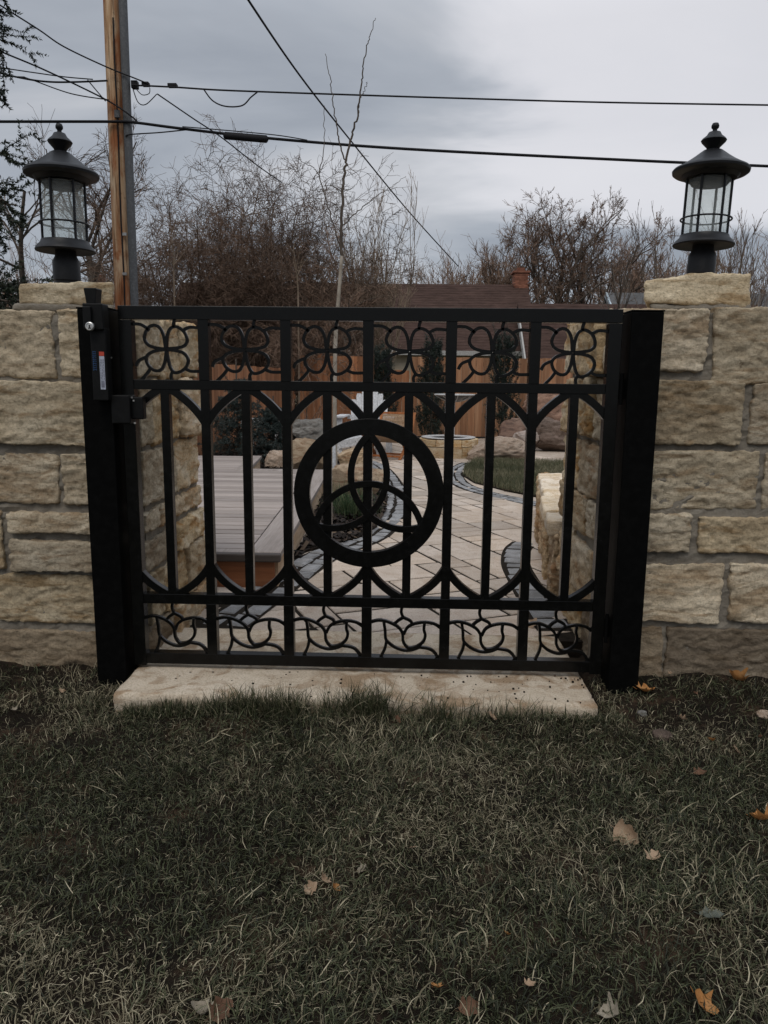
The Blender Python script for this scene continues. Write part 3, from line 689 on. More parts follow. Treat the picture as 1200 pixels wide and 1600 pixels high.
addr('cap_mortar', 'mortar', 1.03, 1.42, 0.148, 0.64, 1.468, 1.500, amp=0.012, rnd=0.014, slant=lambda P: P+np.c_[(P[:, 1]-0.15)*0.36, P[:, 1]*0, P[:, 1]*0], label='smeared grey mortar bed under the cap stone')
def capslant(P):
    w = np.clip((P[:, 0]-1.02)/0.16, 0, 1); P = P.copy(); P[:, 2] -= (1-w)*np.clip((P[:, 2]-1.5)/0.1, 0, 1)*0.028; P[:, 0] += (P[:, 1]-0.15)*0.36; return P
addr('cap_stone', 'limestone', 1.010, 1.418, 0.15, 0.65, 1.492, 1.606, amp=0.014, rnd=0.010, jit=0.010, cell=0.0105, slant=capslant, label='thick pale cap stone under the lantern, one corner broken low')

# low dry-laid wall running on from the hinge side pillar
lw = thing('garden_wall', 'low honey coloured dry stone wall along the path behind the gate', 'garden wall', (1.05, 2.0, 0))
def lslant(P):
    P = P.copy(); P[:, 0] += 0.14*(P[:, 1]-1.05); return P
def addw(nm, mat, *a, **k):
    P, Fq = block(*a, slant=lslant, **k); MB().add(P-np.array([1.05, 2.0, 0]), Fq).build(nm, mat, lw, smooth=True)
yy = 1.06
for q, L in enumerate((0.42, 0.52, 0.38, 0.60, 0.46)):
    addw('cap_slab', 'cream_stone', 0.845+RG.uniform(-0.02, 0.02), 1.30, yy+0.008, yy+L-0.008, 0.372, 0.452+RG.uniform(-0.01, 0.012), amp=0.012, rnd=0.008, jit=0.012, cell=0.014)
    yy += L
for z0, z1, ls in ((-0.03, 0.366, (0.46, 0.40, 0.62, 0.44, 0.55, 0.5)),):
    yy = 1.05
    for L in ls:
        addw('stone', 'gold_stone', 0.855+RG.uniform(-0.035, 0.03), 1.25, yy+0.01, yy+L-0.01, z0, z1+0.006, amp=0.045, rnd=0.012, jit=0.02, cell=0.014); yy += L

# ================================================================== PATH AND PLAZA
PZ = 0.02
g = MB().box(-12, 14, 0.45, 13.4, -0.15, 0.0155); tag(g.build('path_bed', 'joint_sand'), kind='structure')
path = thing('path', None, None, (0, 1, 0)); tag(path, 'tan stone paver path curving from the gate to the fire pit', None, None, 'structure')
# irregular ashlar: random rectangles packed on a grid, turned against the gate
U = 0.165; ang = radians(24); ca, sa = cos(ang), sin(ang)
NG = 110; occ = np.zeros((NG, NG), bool); rects = []
rg = random.Random(12)
for j in range(NG):
    for i in range(NG):
        if occ[i, j]: continue
        opts = [(3, 2), (2, 2), (2, 1), (2, 3), (1, 2), (3, 3), (1, 1), (4, 2)]; wts = [6, 5, 3, 4, 2, 2, 0.6, 2]
        while True:
            a, b = rg.choices(opts, wts)[0]
            if i+a <= NG and j+b <= NG and not occ[i:i+a, j:j+b].any(): break
            k_ = opts.index((a, b)); wts[k_] = 0
            if sum(wts) == 0: a = b = 1; break
        occ[i:i+a, j:j+b] = True; rects.append((i, j, a, b))
pav = []
for (i, j, a, b) in rects:
    u0, u1, v0, v1 = (i-NG/2)*U, (i+a-NG/2)*U, (j-NG/2)*U, (j+b-NG/2)*U
    cu, cv = (u0+u1)/2, (v0+v1)/2; x, y = cu*ca-cv*sa+0.5, cu*sa+cv*ca+6.0
    if not (0.42 < y < 12.6): continue
    if x < -1.2-0.1*max(0, y-6) or x > 1.1+0.33*max(0, y-1.0): continue
    if y < 6.2 and x < -0.85: continue
    pav.append((y*1.0+abs(x)*0.3, x, y, u0, u1, v0, v1))
pav.sort(); rest = MB()
def paver_poly(u0, u1, v0, v1, gap=0.009):
    pts = []
    for (p, q) in ((u0+gap, v0+gap), (u1-gap, v0+gap), (u1-gap, v1-gap), (u0+gap, v1-gap)):
        p += rg.uniform(-0.006, 0.006); q += rg.uniform(-0.006, 0.006)
        pts.append((p*ca-q*sa+0.5, p*sa+q*ca+6.0))
    return pts
for q, (_, x, y, u0, u1, v0, v1) in enumerate(pav):
    pl = paver_poly(u0, u1, v0, v1); z = PZ + rg.uniform(-0.002, 0.003)
    if q < 290:
        pl = np.array(pl); c0 = pl.mean(0)
        o = MB().prism(pl-c0, -0.04, z-PZ, 0.005, 0.004).build('paver', 'paver_tan', path)
        o.location = (c0[0], c0[1]-1, PZ); o.rotation_euler = (rg.uniform(-0.006, 0.006), rg.uniform(-0.006, 0.006), 0)
    else: rest.prism(pl, -0.03, z, 0.004, 0.004)
if rest.k:
    for i in range(len(rest.V)): rest.V[i] = rest.V[i]-np.array([0, 1, 0])
    tag(rest.build('paver_field', 'paver_tan', path), kind='stuff')

# charcoal cobble borders
def border(name, label, line, w, step, rows, z=PZ+0.008, rev=False):
    root = thing(name, None, None, (line[0][0], line[0][1], 0)); tag(root, label, None, None, 'structure')
    C_ = crom(line, 12); seg = np.r_[0, np.cumsum(np.linalg.norm(np.diff(C_, axis=0), axis=1))]; tot = seg[-1]
    def pt(s_, off):
        x = np.interp(s_, seg, C_[:, 0]); y = np.interp(s_, seg, C_[:, 1]); e_ = 0.02
        tx = np.interp(s_+e_, seg, C_[:, 0])-np.interp(s_-e_, seg, C_[:, 0]); ty = np.interp(s_+e_, seg, C_[:, 1])-np.interp(s_-e_, seg, C_[:, 1]); L = math.hypot(tx, ty)+1e-9
        return np.array([x-ty/L*off, y+tx/L*off])
    sb_ = MB(); q0 = [pt(s_, -w/2-0.01) for s_ in np.linspace(0.02, tot-0.03, 40)]; q1 = [pt(s_, w/2+0.01) for s_ in np.linspace(0.02, tot-0.03, 40)]
    vv = [(p[0]-line[0][0], p[1]-line[0][1], z-0.0055) for p in q0+q1]; sb_.add(vv, [(i, i+1, 41+i, 40+i) for i in range(39)]); sb_.build('joint_sand', 'joint_sand', root)
    for r_ in range(rows):
        s_ = 0.03+rg.uniform(0, 0.08); o0, o1 = -w/2+r_*w/rows, -w/2+(r_+1)*w/rows
        while s_ < tot-0.05:
            L = step*rg.uniform(0.75, 1.3); s1 = min(s_+L, tot-0.02); gp = 0.011
            pl = np.array([pt(s_+gp, o0+gp), pt(s1-gp, o0+gp), pt(s1-gp, o1-gp), pt(s_+gp, o1-gp)]) + np.array([[rg.uniform(-0.011, 0.011) for _ in range(2)] for _ in range(4)])
            c0 = pl.mean(0)
            o = MB().prism(pl-c0, -0.06, 0, 0.012, 0.010).build('cobble', 'paver_charcoal', root)
            o.location = (c0[0]-line[0][0], c0[1]-line[0][1], z+rg.uniform(-0.003, 0.003)); o.rotation_euler = (rg.uniform(-0.02, 0.02), rg.uniform(-0.02, 0.02), 0)
            s_ = s1
    return root
def gl(pts, z=0.03): return [tuple(gz(*p, z)[:2]) for p in pts]
border('cobble_border', 'charcoal cobble border between the path and the mulch bed', gl([(335, 985), (382, 950), (432, 915), (478, 882), (512, 862), (550, 850), (583, 835), (606, 811), (617, 786), (615, 762), (603, 741), (590, 728), (570, 719)]), 0.24, 0.17, 2)
border('cobble_border', 'charcoal cobble border at the foot of the low garden wall', gl([(872, 985), (845, 950), (818, 905), (806, 880), (808, 858), (822, 845)]), 0.17, 0.15, 1)
border('cobble_border', 'grey paver border curving round the small back lawn', gl([(733, 722), (715, 731), (710, 742), (722, 756), (755, 768), (800, 778), (836, 786), (900, 797)]), 0.20, 0.17, 2)

# planting bed with bark mulch
bed = gl([(452, 872), (480, 858), (520, 848), (560, 838), (588, 822), (602, 798), (606, 776), (598, 752), (585, 737), (565, 725), (525, 718), (470, 712), (420, 706), (330, 704)], 0.04)
bed += [(-4.6, 8.6), (-4.6, 6.75), (-2.0, 6.75), (-1.55, 6.7), (-0.78, 5.2), (-0.60, 2.0)]
B = MB().prism(np.array(bed), -0.05, 0.035); 
tag(B.build('mulch_bed', 'soil'), kind='structure')
def inside(poly, x, y):
    poly = np.asarray(poly); r = np.zeros(len(x), bool); j = len(poly)-1
    for i in range(len(poly)):
        xi, yi = poly[i]; xj, yj = poly[j]
        c = ((yi > y) != (yj > y)) & (x < (xj-xi)*(y-yi)/(yj-yi+1e-12)+xi); r ^= c; j = i
    return r
N = 26000; mxx = RNG.uniform(-3.6, 0.2, N); myy = RNG.uniform(1.7, 8.6, N); k = inside(bed, mxx, myy); mxx, myy = mxx[k], myy[k]; N = len(mxx)
a = RNG.uniform(0, 2*pi, N); L = RNG.uniform(0.012, 0.045, N); w = RNG.uniform(0.006, 0.016, N); zz = 0.038+RNG.random(N)*0.03
dv = np.c_[np.cos(a), np.sin(a), RNG.normal(0, 0.35, N)]*L[:, None]; pv = np.c_[-np.sin(a), np.cos(a), RNG.normal(0, 0.35, N)]*w[:, None]; c0 = np.c_[mxx, myy, zz]
v = np.stack([c0-dv-pv, c0+dv-pv, c0+dv+pv, c0-dv+pv], 1); f = np.arange(N*4).reshape(N, 4)
tag(MB().add(v, f, RNG.random(N)).build('bark_mulch', 'mulch_chips'), 'dark bark mulch with dry leaf bits between deck and path', 'mulch', None, 'stuff')

# small back lawn
lawn2 = gl([(726, 728), (724, 742), (742, 753), (790, 765), (836, 774), (905, 786)], 0.04) + [(4.2, 5.2), (4.2, 8.0)] + gl([(880, 722), (800, 719), (745, 717)], 0.04)
tag(MB().prism(np.array(lawn2), -0.05, 0.035).build('back_lawn_soil', 'soil'), kind='structure')
N = 60000; x = RNG.uniform(0.5, 3.6, N); y = RNG.uniform(4.2, 8.8, N); k = inside(lawn2, x, y); x, y = x[k], y[k]; N = len(x)
pp = fbm(np.stack([x, y, y*0], -1), 2, 3, 71)
grass('back_lawn_grass', x, y, np.full(N, 0.034), RNG.uniform(0.04, 0.09, N), RNG.uniform(0.003, 0.006, N), 'garden_grass', np.clip(RNG.random(N)*0.85+0.14+0.5*pp, 0.01, 1), (0.0, 0.9), 4, None, 'short green lawn inside the garden beyond the path', 0.3)

# ================================================================== DECK WALKWAY
DZ = 0.22
dk = thing('deck_walkway', 'low grey composite deck walkway with dark nosing beside the path', 'deck', (-1.2, 1.3, 0))
o_ = np.array([-1.2, 1.3, 0])
def dpart(nm, mat, *b, bevel=0.003):
    m_ = MB().box(*b); m_.V[0] = m_.V[0]-o_; return m_.build(nm, mat, dk, bevel=bevel)
y = 1.36; n = 0
while y < 5.06:
    xr = -0.80-0.035*(y-1.36)
    dpart('deck_plank', 'deck_board', -2.55, xr, y+0.009, y+0.133, DZ-0.026, DZ+RG.uniform(-0.0012, 0.0012)); y += 0.141
while y < 6.52:
    dpart('deck_plank', 'deck_board', -2.95, -1.72-0.10*(y-5.1), y+0.003, y+0.137, DZ-0.026, DZ); y += 0.141
def dpoly(nm, mat, pts, z0, z1):
    m_ = MB().prism(np.array(pts), z0, z1, 0.004, 0.004); m_.V[0] = m_.V[0]-o_; m_.build(nm, mat, dk)
dpoly('border_board', 'deck_border', [(-0.785, 1.27), (-0.605, 1.27), (-0.735, 5.25), (-0.915, 5.25)], DZ-0.03, DZ+0.003)
dpoly('border_board', 'deck_border', [(-1.72, 5.08), (-0.93, 5.08), (-0.93, 5.25), (-1.76, 5.25)], DZ-0.03, DZ+0.002)
dpoly('border_board', 'deck_border', [(-1.74, 5.27), (-1.60, 5.27), (-1.72, 6.62), (-1.86, 6.62)], DZ-0.03, DZ+0.003)
dpart('nosing', 'deck_nosing', -2.55, -0.60, 1.215, 1.262, DZ-0.045, DZ+0.002, bevel=0.008)
dpart('border_board', 'deck_border', -2.55, -0.795, 1.268, 1.355, DZ-0.03, DZ+0.001)
dpart('front_fascia', 'cedar_red', -2.5, -0.638, 1.245, 1.275, -0.02, DZ-0.047)
dpoly('side_fascia', 'deck_side', [(-0.645, 1.278), (-0.622, 1.278), (-0.752, 5.24), (-0.775, 5.24)], -0.02, DZ-0.032)
dpoly('end_fascia', 'deck_side', [(-1.75, 5.215), (-0.78, 5.215), (-0.78, 5.24), (-1.75, 5.24)], -0.02, DZ-0.032)
dpoly('side_fascia', 'deck_side', [(-1.645, 5.25), (-1.62, 5.25), (-1.74, 6.6), (-1.765, 6.6)], -0.02, DZ-0.032)
dpart('gap_shade', 'char_black', -2.5, -0.95, 1.30, 5.1, 0.0, DZ-0.006, bevel=0)  # black fill raised between the planks, standing in for the shade in the gaps

# ================================================================== GATE
gate = thing('garden_gate', 'black iron gate with clovers, tulips and a trinity knot ring', 'gate', (-0.047, 0, 0.03))
go = np.array([-0.047, 0, 0.03])
def gpart(nm, mb_, mat='black_paint', bevel=0.0014, smooth=False):
    for i in range(len(mb_.V)): mb_.V[i] = mb_.V[i]-go
    return mb_.build(nm, mat, gate, smooth, bevel)
GX0, GX1 = -0.990, 0.886; SW = 0.048
XB = [-0.982+0.3105*i for i in range(7)]
gpart('top_rail', MB().box(GX0, GX1, -0.024, 0.024, 1.408, 1.457))
gpart('bottom_rail', MB().box(GX0+SW, GX1-SW, -0.022, 0.022, 0.052, 0.097))
for x in (GX0, GX1-SW): gpart('stile', MB().box(x, x+SW, -0.023, 0.023, 0.045, 1.406))
gpart('upper_rail', MB().box(GX0+SW, GX1-SW, -0.020, 0.020, 1.148, 1.185))
gpart('lower_rail', MB().box(GX0+SW, GX1-SW, -0.020, 0.020, 0.303, 0.343))
for i in range(1, 6):
    x = XB[i]
    gpart('bar', MB().box(x-0.020, x+0.020, -0.0215, 0.0215, 1.183, 1.410))
    gpart('bar', MB().box(x-0.0175, x+0.0175, -0.0185, 0.0185, 0.341, 1.150))
    gpart('bar', MB().box(x-0.020, x+0.020, -0.0215, 0.0215, 0.095, 0.305))
for i in range(6):
    x = (XB[i]+XB[i+1])/2; 
    gpart('picket', MB().box(x-0.0165, x+0.0165, -0.0175, 0.0175, 0.341, 1.150))
def bez(p0, p1, p2, n=14):
    t_ = np.linspace(0, 1, n)[:, None]; p0, p1, p2 = map(np.array, (p0, p1, p2)); return (1-t_)**2*p0+2*t_*(1-t_)*p1+t_**2*p2
for i in range(6):
    xa, xb = XB[i], XB[i+1]; xm = (xa+xb)/2
    for up in (1, 0):
        mb_ = MB()
        for xs_ in (xa, xb):
            sg = 1 if xs_ < xm else -1
            if up: p = bez((xs_+sg*0.004, 1.022), (xs_+sg*0.052, 1.105), (xm-sg*0.008, 1.156))
            else: p = bez((xs_+sg*0.004, 0.462), (xs_+sg*0.045, 0.385), (xm-sg*0.008, 0.334))
            mb_.ribbon(p, 0.029, -0.0165, 0.0165)
        gpart('arch', mb_)
RC = (-0.045, 0.758)
th = np.linspace(0, 2*pi, 97)[:-1]
gpart('ring', MB().ribbon(np.c_[RC[0]+0.259*np.cos(th), RC[1]+0.259*np.sin(th)], 0.061, -0.028, -0.002+0.006, True), bevel=0.001)
R = 0.206; zc_ = 0.631; SG = 0.166; kn = MB(); rr_ = (R*R+SG*SG)/(2*SG)
A_, B_, C2 = np.array([RC[0], zc_+R*math.sqrt(3)]), np.array([RC[0]-R, zc_]), np.array([RC[0]+R, zc_])
for q, (p, q2, opp) in enumerate(((B_, C2, A_), (A_, B_, C2), (A_, C2, B_))):
    mid = (p+q2)/2; dirv = (opp-mid)/np.linalg.norm(opp-mid); c = mid-dirv*(rr_-SG); a_mid = math.atan2(dirv[1], dirv[0]); ha = math.asin(min(1, R/rr_))
    angs = a_mid + np.linspace(-ha, ha, 40)
    kn.ribbon(np.c_[c[0]+rr_*np.cos(angs), c[1]+rr_*np.sin(angs)], 0.0255, -0.026-0.0007*q, -0.006)
gpart('trinity_knot', kn, bevel=0.0008)
# clover and tulip castings, drawn in a unit panel
def unit(pts, x0, x1, y0, y1): return [((a-x0)/(x1-x0), (y1-b)/(y1-y0)) for a, b in pts]
CL = [[(625, 452), (615, 370), (590, 320), (550, 305), (510, 328), (487, 380), (503, 420), (550, 442), (625, 452)],
      [(632, 446), (640, 370), (662, 325), (703, 313), (750, 343), (770, 395), (750, 430), (700, 444), (632, 450)],
      [(626, 455), (560, 463), (512, 483), (493, 515), (510, 560), (550, 586), (590, 580), (616, 535), (630, 456)],
      [(632, 456), (700, 462), (750, 480), (773, 520), (758, 562), (722, 590), (680, 598), (655, 570), (640, 520), (630, 456)],
      [(408, 298), (460, 300), (498, 318), (520, 338)], [(692, 268), (685, 290), (683, 318)], [(745, 335), (790, 316), (850, 320)],
      [(425, 560), (445, 525), (495, 502)], [(522, 568), (495, 605), (452, 648)], [(658, 648), (655, 615), (668, 592)], [(750, 572), (790, 588), (856, 588)]]
TU = [[(412, 206), (408, 228), (416, 252)], [(416, 250), (398, 262), (384, 276)], [(416, 250), (440, 262), (449, 276)],
      [(298, 270), (330, 262), (362, 268), (396, 286), (413, 310), (416, 340), (426, 360), (440, 368), (466, 362), (488, 342), (495, 318), (490, 295), (492, 268)],
      [(549, 288), (525, 272), (490, 267), (452, 275), (430, 290), (418, 316)],
      [(346, 266), (351, 300), (353, 330), (361, 346), (386, 366), (420, 378), (450, 375), (476, 364)],
      [(357, 338), (351, 372), (336, 406)], [(474, 364), (510, 370), (530, 385), (543, 408)]]
def ornament(paths, x0, x1, y0, y1, w, h, mname):
    mb_ = MB(); seen = 0
    for q, p in enumerate(paths):
        u = unit(p, x0, x1, y0, y1); c = crom(u, 7)*np.array([w, h])
        mb_.ribbon(c, 0.0118, -0.006-0.0004*(q % 4), 0.006+0.0004*(q % 4))
    me = mb_.mesh(mname, 'black_paint'); return me
cme = ornament(CL, 412, 848, 270, 643, 0.2705, 0.223, 'clover'); tme = ornament(TU, 303, 545, 210, 403, 0.2705, 0.206, 'tulip')
for i in range(6):
    x0 = XB[i]+0.020 if i else GX0+SW; x1 = XB[i+1]-0.020 if i < 5 else GX1-SW
    for nm, me, z in (('clover', cme, 1.185), ('tulip', tme, 0.097)):
        o = link(nm, me, gate); o.location = (x0-go[0], -0.004, z-go[2]); o.scale = ((x1-x0)/0.2705, 1, 1)
        b = o.modifiers.new('bevel', 'BEVEL'); b.width = 0.0008; b.segments = 1; b.limit_method = 'ANGLE'
for z in (0.20, 1.13):
    h = MB().box(GX1-0.004, 0.912, -0.020, 0.012, z, z+0.075); h.tubes([[(0.8955, -0.024, z-0.02), (0.8955, -0.024, z+0.095)]], 0.0075, 10)
    gpart('hinge', h, 'post_paint', 0.002)
# striker box of the latch, screwed to the gate stile
p0, p1 = at(174, 617, -0.075), at(207, 662, -0.075)
st = MB().box(p0[0], p1[0]-0.004, -0.085, -0.022, p1[2], p0[2]); q0, q1 = at(205, 620, -0.05), at(226, 655, -0.05)
st.box(q0[0], q1[0], -0.062, -0.024, q1[2], q0[2])
so = gpart('latch_striker', st, 'black_plastic', 0.004)
for (px, py) in ((206, 621), (209, 626), (211, 661)):
    p = at(px, py, -0.064); sc = MB().box(p[0]-0.003, p[0]+0.003, p[1]-0.003, p[1]+0.003, p[2]-0.003, p[2]+0.003)
    for i in range(len(sc.V)): sc.V[i] = sc.V[i]-go
    sc.build('screw', 'chrome', so)

# posts
def post(label, x0, x1, ztop, z0):
    r = thing('gate_post', label, 'post', ((x0+x1)/2, 0, z0))
    MB().box(x0-(x0+x1)/2, x1-(x0+x1)/2, -0.062, 0.065, 0, ztop-z0-0.006).build('shaft', 'post_paint', r, bevel=0.004)
    MB().box(x0-(x0+x1)/2-0.002, x1-(x0+x1)/2+0.002, -0.064, 0.067, ztop-z0-0.0055, ztop-z0).build('cap_plate', 'post_paint', r, bevel=0.0015)
    return r
pl_x0 = at(119.5, 482, -0.062)[0]; pr_x1 = at(1038.5, 488, -0.062)[0]
postL = post('black square steel post carrying the keyed gate latch', pl_x0, pl_x0+0.117, 1.447, -0.09)
postR = post('black square steel post carrying the gate hinges', pr_x1-0.116, pr_x1, 1.452, -0.09)

# latch body on the post
YL = -0.115
def lp(px, py, Y=YL): return at(px, py, Y)
lt = MB(); pos = np.array([pl_x0+0.0585, 0, -0.09])
a, b = lp(139.5, 512), lp(171, 655)
lt.box(a[0], b[0], YL, -0.064, lp(150, 626)[2], a[2])
a2, b2 = lp(130, 474), lp(163, 516); lt.box(a2[0], b2[0], YL-0.012, -0.064, b2[2], a2[2])
c0 = lp(154, 466, YL+0.02)
for i in range(len(lt.V)): lt.V[i] = lt.V[i]-pos
latch = lt.build('latch', 'black_plastic', postL, bevel=0.004); latch['label'] = 'tall black key lockable latch with pull knob and stickers'
def lsub(nm, mb_, mat, bevel=0.0):
    for i in range(len(mb_.V)): mb_.V[i] = mb_.V[i]-pos
    return mb_.build(nm, mat, latch, bevel=bevel)
kb = MB(); kt, kl = lp(144, 451, YL+0.02), lp(144, 474, YL+0.02)
for (zt, hw) in ((0, 0),): pass
v = []
for z, w in ((kl[2]-0.004, 0.0165), (kt[2]-0.004, 0.0235), (kt[2], 0.021)):
    v += [(kt[0]-w+0.003, YL-0.004-w*0.2, z), (kt[0]+w+0.003, YL-0.004-w*0.2, z), (kt[0]+w+0.003, YL+0.045, z), (kt[0]-w+0.003, YL+0.045, z)]
kb.add(v, [(8, 9, 10, 11)] + [(r*4+i, r*4+(i+1) % 4, (r+1)*4+(i+1) % 4, (r+1)*4+i) for r in (0, 1) for i in range(4)])
lsub('knob', kb, 'black_plastic', 0.002)
fa, fb = lp(130.5, 479, YL-0.014), lp(145, 513, YL-0.014)
lsub('lock_housing', MB().box(fa[0], fb[0], YL-0.028, YL-0.0125, fb[2], fa[2]), 'black_plastic', 0.003)
lc = lp(140, 510, YL-0.03); cyl = MB(); prof = [(0.0155, 0.0), (0.0155, 0.010), (0.0125, 0.012), (0.0120, 0.009), (0.0, 0.009)]
cyl.lathe(prof, 24); cyl.V[0] = np.c_[cyl.V[0][:, 0], -cyl.V[0][:, 2], cyl.V[0][:, 1]]+np.array([lc[0], YL-0.022, lc[2]])
lsub('lock_cylinder', cyl, 'chrome')
lsub('keyhole', MB().box(lc[0]-0.0018, lc[0]+0.0018, YL-0.0325, YL-0.031, lc[2]-0.007, lc[2]+0.005).box(lc[0]-0.005, lc[0]+0.005, YL-0.0323, YL-0.0312, lc[2]-0.008, lc[2]-0.0045), 'char_black')
def quadpx(px0, py0, px1, py1, dx, Y):   # a leaning sticker strip given by its top and bottom ends
    a, b, c, d = at(px0, py0, Y), at(px1, py0, Y), at(px1+dx, py1, Y), at(px0+dx, py1, Y)
    return a, b, c, d
YS = YL-0.0012
lab = at(156.5, 551, YS); lab2 = at(164, 609, YS); xw = 0.0185
xc = at(160, 580, YS)[0]
lsub('label', MB().box(xc-xw/2, xc+xw/2, YS, YL, at(160, 608.5, YS)[2], at(160, 556.5, YS)[2]), 'sticker_white')
lsub('label_head', MB().box(xc-xw/2, xc+xw/2, YS, YL, at(160, 556, YS)[2], at(160, 549.5, YS)[2]), 'sticker_red')
tx = MB(); z_ = at(160, 560, YS)[2]; zb = at(160, 593, YS)[2]
for q in range(3):
    z = z_-0.003
    while z > zb:
        L = RG.uniform(0.004, 0.012); tx.box(xc-0.0065+q*0.0055, xc-0.0045+q*0.0055, YS-0.0006, YS-0.0001, max(z-L, zb), z); z -= L+0.0022
z = at(160, 595.5, YS)[2]
for q in range(9): tx.box(xc-0.006, xc+0.006, YS-0.0006, YS-0.0001, z-RG.choice([0.0009, 0.0016]), z); z -= 0.0026
lsub('small_print', tx, 'print_grey')
bl = MB(); xb_ = at(147.5, 560, YS)[0]; z = at(147, 549, YS)[2]; zb = at(147, 579, YS)[2]
while z > zb:   # illegible blue lettering running down the tube
    L = RG.uniform(0.003, 0.006); bl.box(xb_-0.006, xb_-0.0042, YS, YL-0.0002, z-L, z); bl.box(xb_-0.0042, xb_+0.003, YS, YL-0.0002, z-0.0017, z)
    bl.box(xb_+0.0045, xb_+0.0058, YS, YL-0.0002, z-L*0.8, z); z -= L+0.0024
lsub('blue_lettering', bl, 'print_blue')
kh = MB(); p = at(170, 556, -0.066); kh.lathe([(0.0, 0.006), (0.006, 0.006), (0.007, 0)], 12); kh.V[0] = np.c_[kh.V[0][:, 0], -kh.V[0][:, 2], kh.V[0][:, 1]]+p
lsub('mount_bolt', kh, 'black_plastic')
kh = MB(); p = at(174, 559, -0.066); kh.lathe([(0.0, 0.005), (0.003, 0.005), (0.0035, 0)], 10); kh.V[0] = np.c_[kh.V[0][:, 0], -kh.V[0][:, 2], kh.V[0][:, 1]]+p
lsub('screw', kh, 'chrome')

# ================================================================== LANTERNS
def lantern(label, loc, tilt, zs):
    r = thing('pier_lantern', label, 'lantern', loc, 0, 'pier lanterns'); r.rotation_euler = tilt; r.scale = (0.885, 0.885, zs)
    MB().lathe([(0, -0.012), (0.056, -0.012), (0.056, 0.040), (0.063, 0.043), (0.063, 0.125), (0.050, 0.148), (0.046, 0.185), (0, 0.185)]).build('fitter', 'lantern_paint', r, True).modifiers.new('e', 'EDGE_SPLIT').split_angle = radians(40)
    MB().lathe([(0, 0.172), (0.118, 0.172), (0.135, 0.168), (0.138, 0.174), (0.128, 0.190), (0.112, 0.204), (0.108, 0.216), (0, 0.216)]).build('tray', 'lantern_paint', r, True).modifiers.new('e', 'EDGE_SPLIT').split_angle = radians(50)
    MB().lathe([(0.094, 0.215), (0.094, 0.462), (0.091, 0.462), (0.091, 0.215)], 48).build('glass', 'seeded_glass', r, True)
    MB().lathe([(0, 0.440), (0.080, 0.440), (0.088, 0.452), (0.088, 0.470), (0, 0.470)]).build('socket_plate', 'lantern_paint', r, True)
    for q in range(6):
        a = radians(22+60*q); MB().tubes([[(0.099*cos(a), 0.099*sin(a), 0.213), (0.099*cos(a), 0.099*sin(a), 0.468)]], 0.0062, 8).build('bar', 'lantern_paint', r, True)
    th_ = np.linspace(0, 2*pi, 41); MB().tubes([np.c_[0.112*np.cos(th_), 0.112*np.sin(th_), np.full(41, 0.288)]], 0.0042, 8).build('guard_ring', 'lantern_paint', r, True)
    MB().lathe([(0, 0.466), (0.116, 0.466), (0.122, 0.474), (0.128, 0.482), (0.160, 0.486), (0.168, 0.492), (0.170, 0.502), (0.164, 0.510), (0.140, 0.522), (0.108, 0.541), (0.078, 0.562), (0.056, 0.579), (0.044, 0.588), (0.032, 0.592), (0, 0.592)], 56).build('roof', 'lantern_paint', r, True).modifiers.new('e', 'EDGE_SPLIT').split_angle = radians(38)
    MB().lathe([(0, 0.590), (0.024, 0.590), (0.030, 0.603), (0.052, 0.626), (0.056, 0.633), (0.051, 0.640), (0.034, 0.654), (0.026, 0.668), (0.010, 0.674), (0.010, 0.681), (0.0165, 0.688), (0.0172, 0.697), (0.013, 0.707), (0, 0.711)], 40).build('finial', 'lantern_paint', r, True).modifiers.new('e', 'EDGE_SPLIT').split_angle = radians(60)
    return r
pL = at(105, 440, 0.42); pR = at(1094, 430, 0.42)
lantern('dark metal lantern on the pillar by the latch, nearer the utility pole', (pL[0], 0.42, 1.556), (0, radians(0.4), 0), 0.945)
lantern('dark metal lantern leaning slightly on the hinge side pillar', (pR[0], 0.42, 1.602), (0, radians(1.9), 0.5), 0.89)

# ================================================================== FENCES
bme = {}
def board_mesh(key, w, h, mat):
    if key not in bme:
        p = [(-w/2, -0.009), (w/2, -0.009), (w/2, 0.009), (-w/2, 0.009)]
        bme[key] = MB().prism(np.array(p), 0, h, 0.002, 0.003).mesh('board', mat)
    return bme[key]
def fence(label, P0, P1, h0, h1, mat, zb=0.0, top_cap=False, w=0.142, posts=()):
    P0, P1 = np.array(P0, float), np.array(P1, float); D = P1-P0; L = np.linalg.norm(D); a = math.atan2(D[1], D[0])
    r = thing('wood_fence', label, 'fence', (P0[0], P0[1], zb), a)
    n = int(L/(w+0.006))
    for i in range(n):
        t_ = i/n; h = h0+(h1-h0)*t_; o = link('board', board_mesh((w, mat), w, 1.0, mat), r)
        o.location = ((i+0.5)*(w+0.006), RG.uniform(-0.003, 0.003), 0.03); o.scale = (1, 1, h-0.03+RG.uniform(-0.006, 0.006))
    for z in (0.25, h0*0.55, h0-0.18): MB().box(0, L, 0.012, 0.05, z, z+0.085).build('rail', mat, r)
    for (s_, hh) in posts:
        MB().box(s_-0.05, s_+0.05, -0.06, 0.05, 0, hh).build('post', mat, r); MB().box(s_-0.075, s_+0.075, -0.085, 0.075, hh, hh+0.03).build('post_cap', mat, r)
    return r
A0 = at(333, 564, 8.7); A1 = at(462, 577, 12.6)
dA = (A1-A0)[:2]; A00 = A0[:2]-dA*0.6
fence('orange cedar board fence running back behind the blue spruce', A00, A1[:2], A0[2]-0.02, A1[2], 'cedar', top_cap=True)
B0 = at(468, 556, 12.9); B1 = at(583, 556, 12.9)
fence('cedar fence section with a capped post behind the white chair', B0[:2], B1[:2], 1.63, 1.63, 'cedar', posts=((0.42, 1.69),))
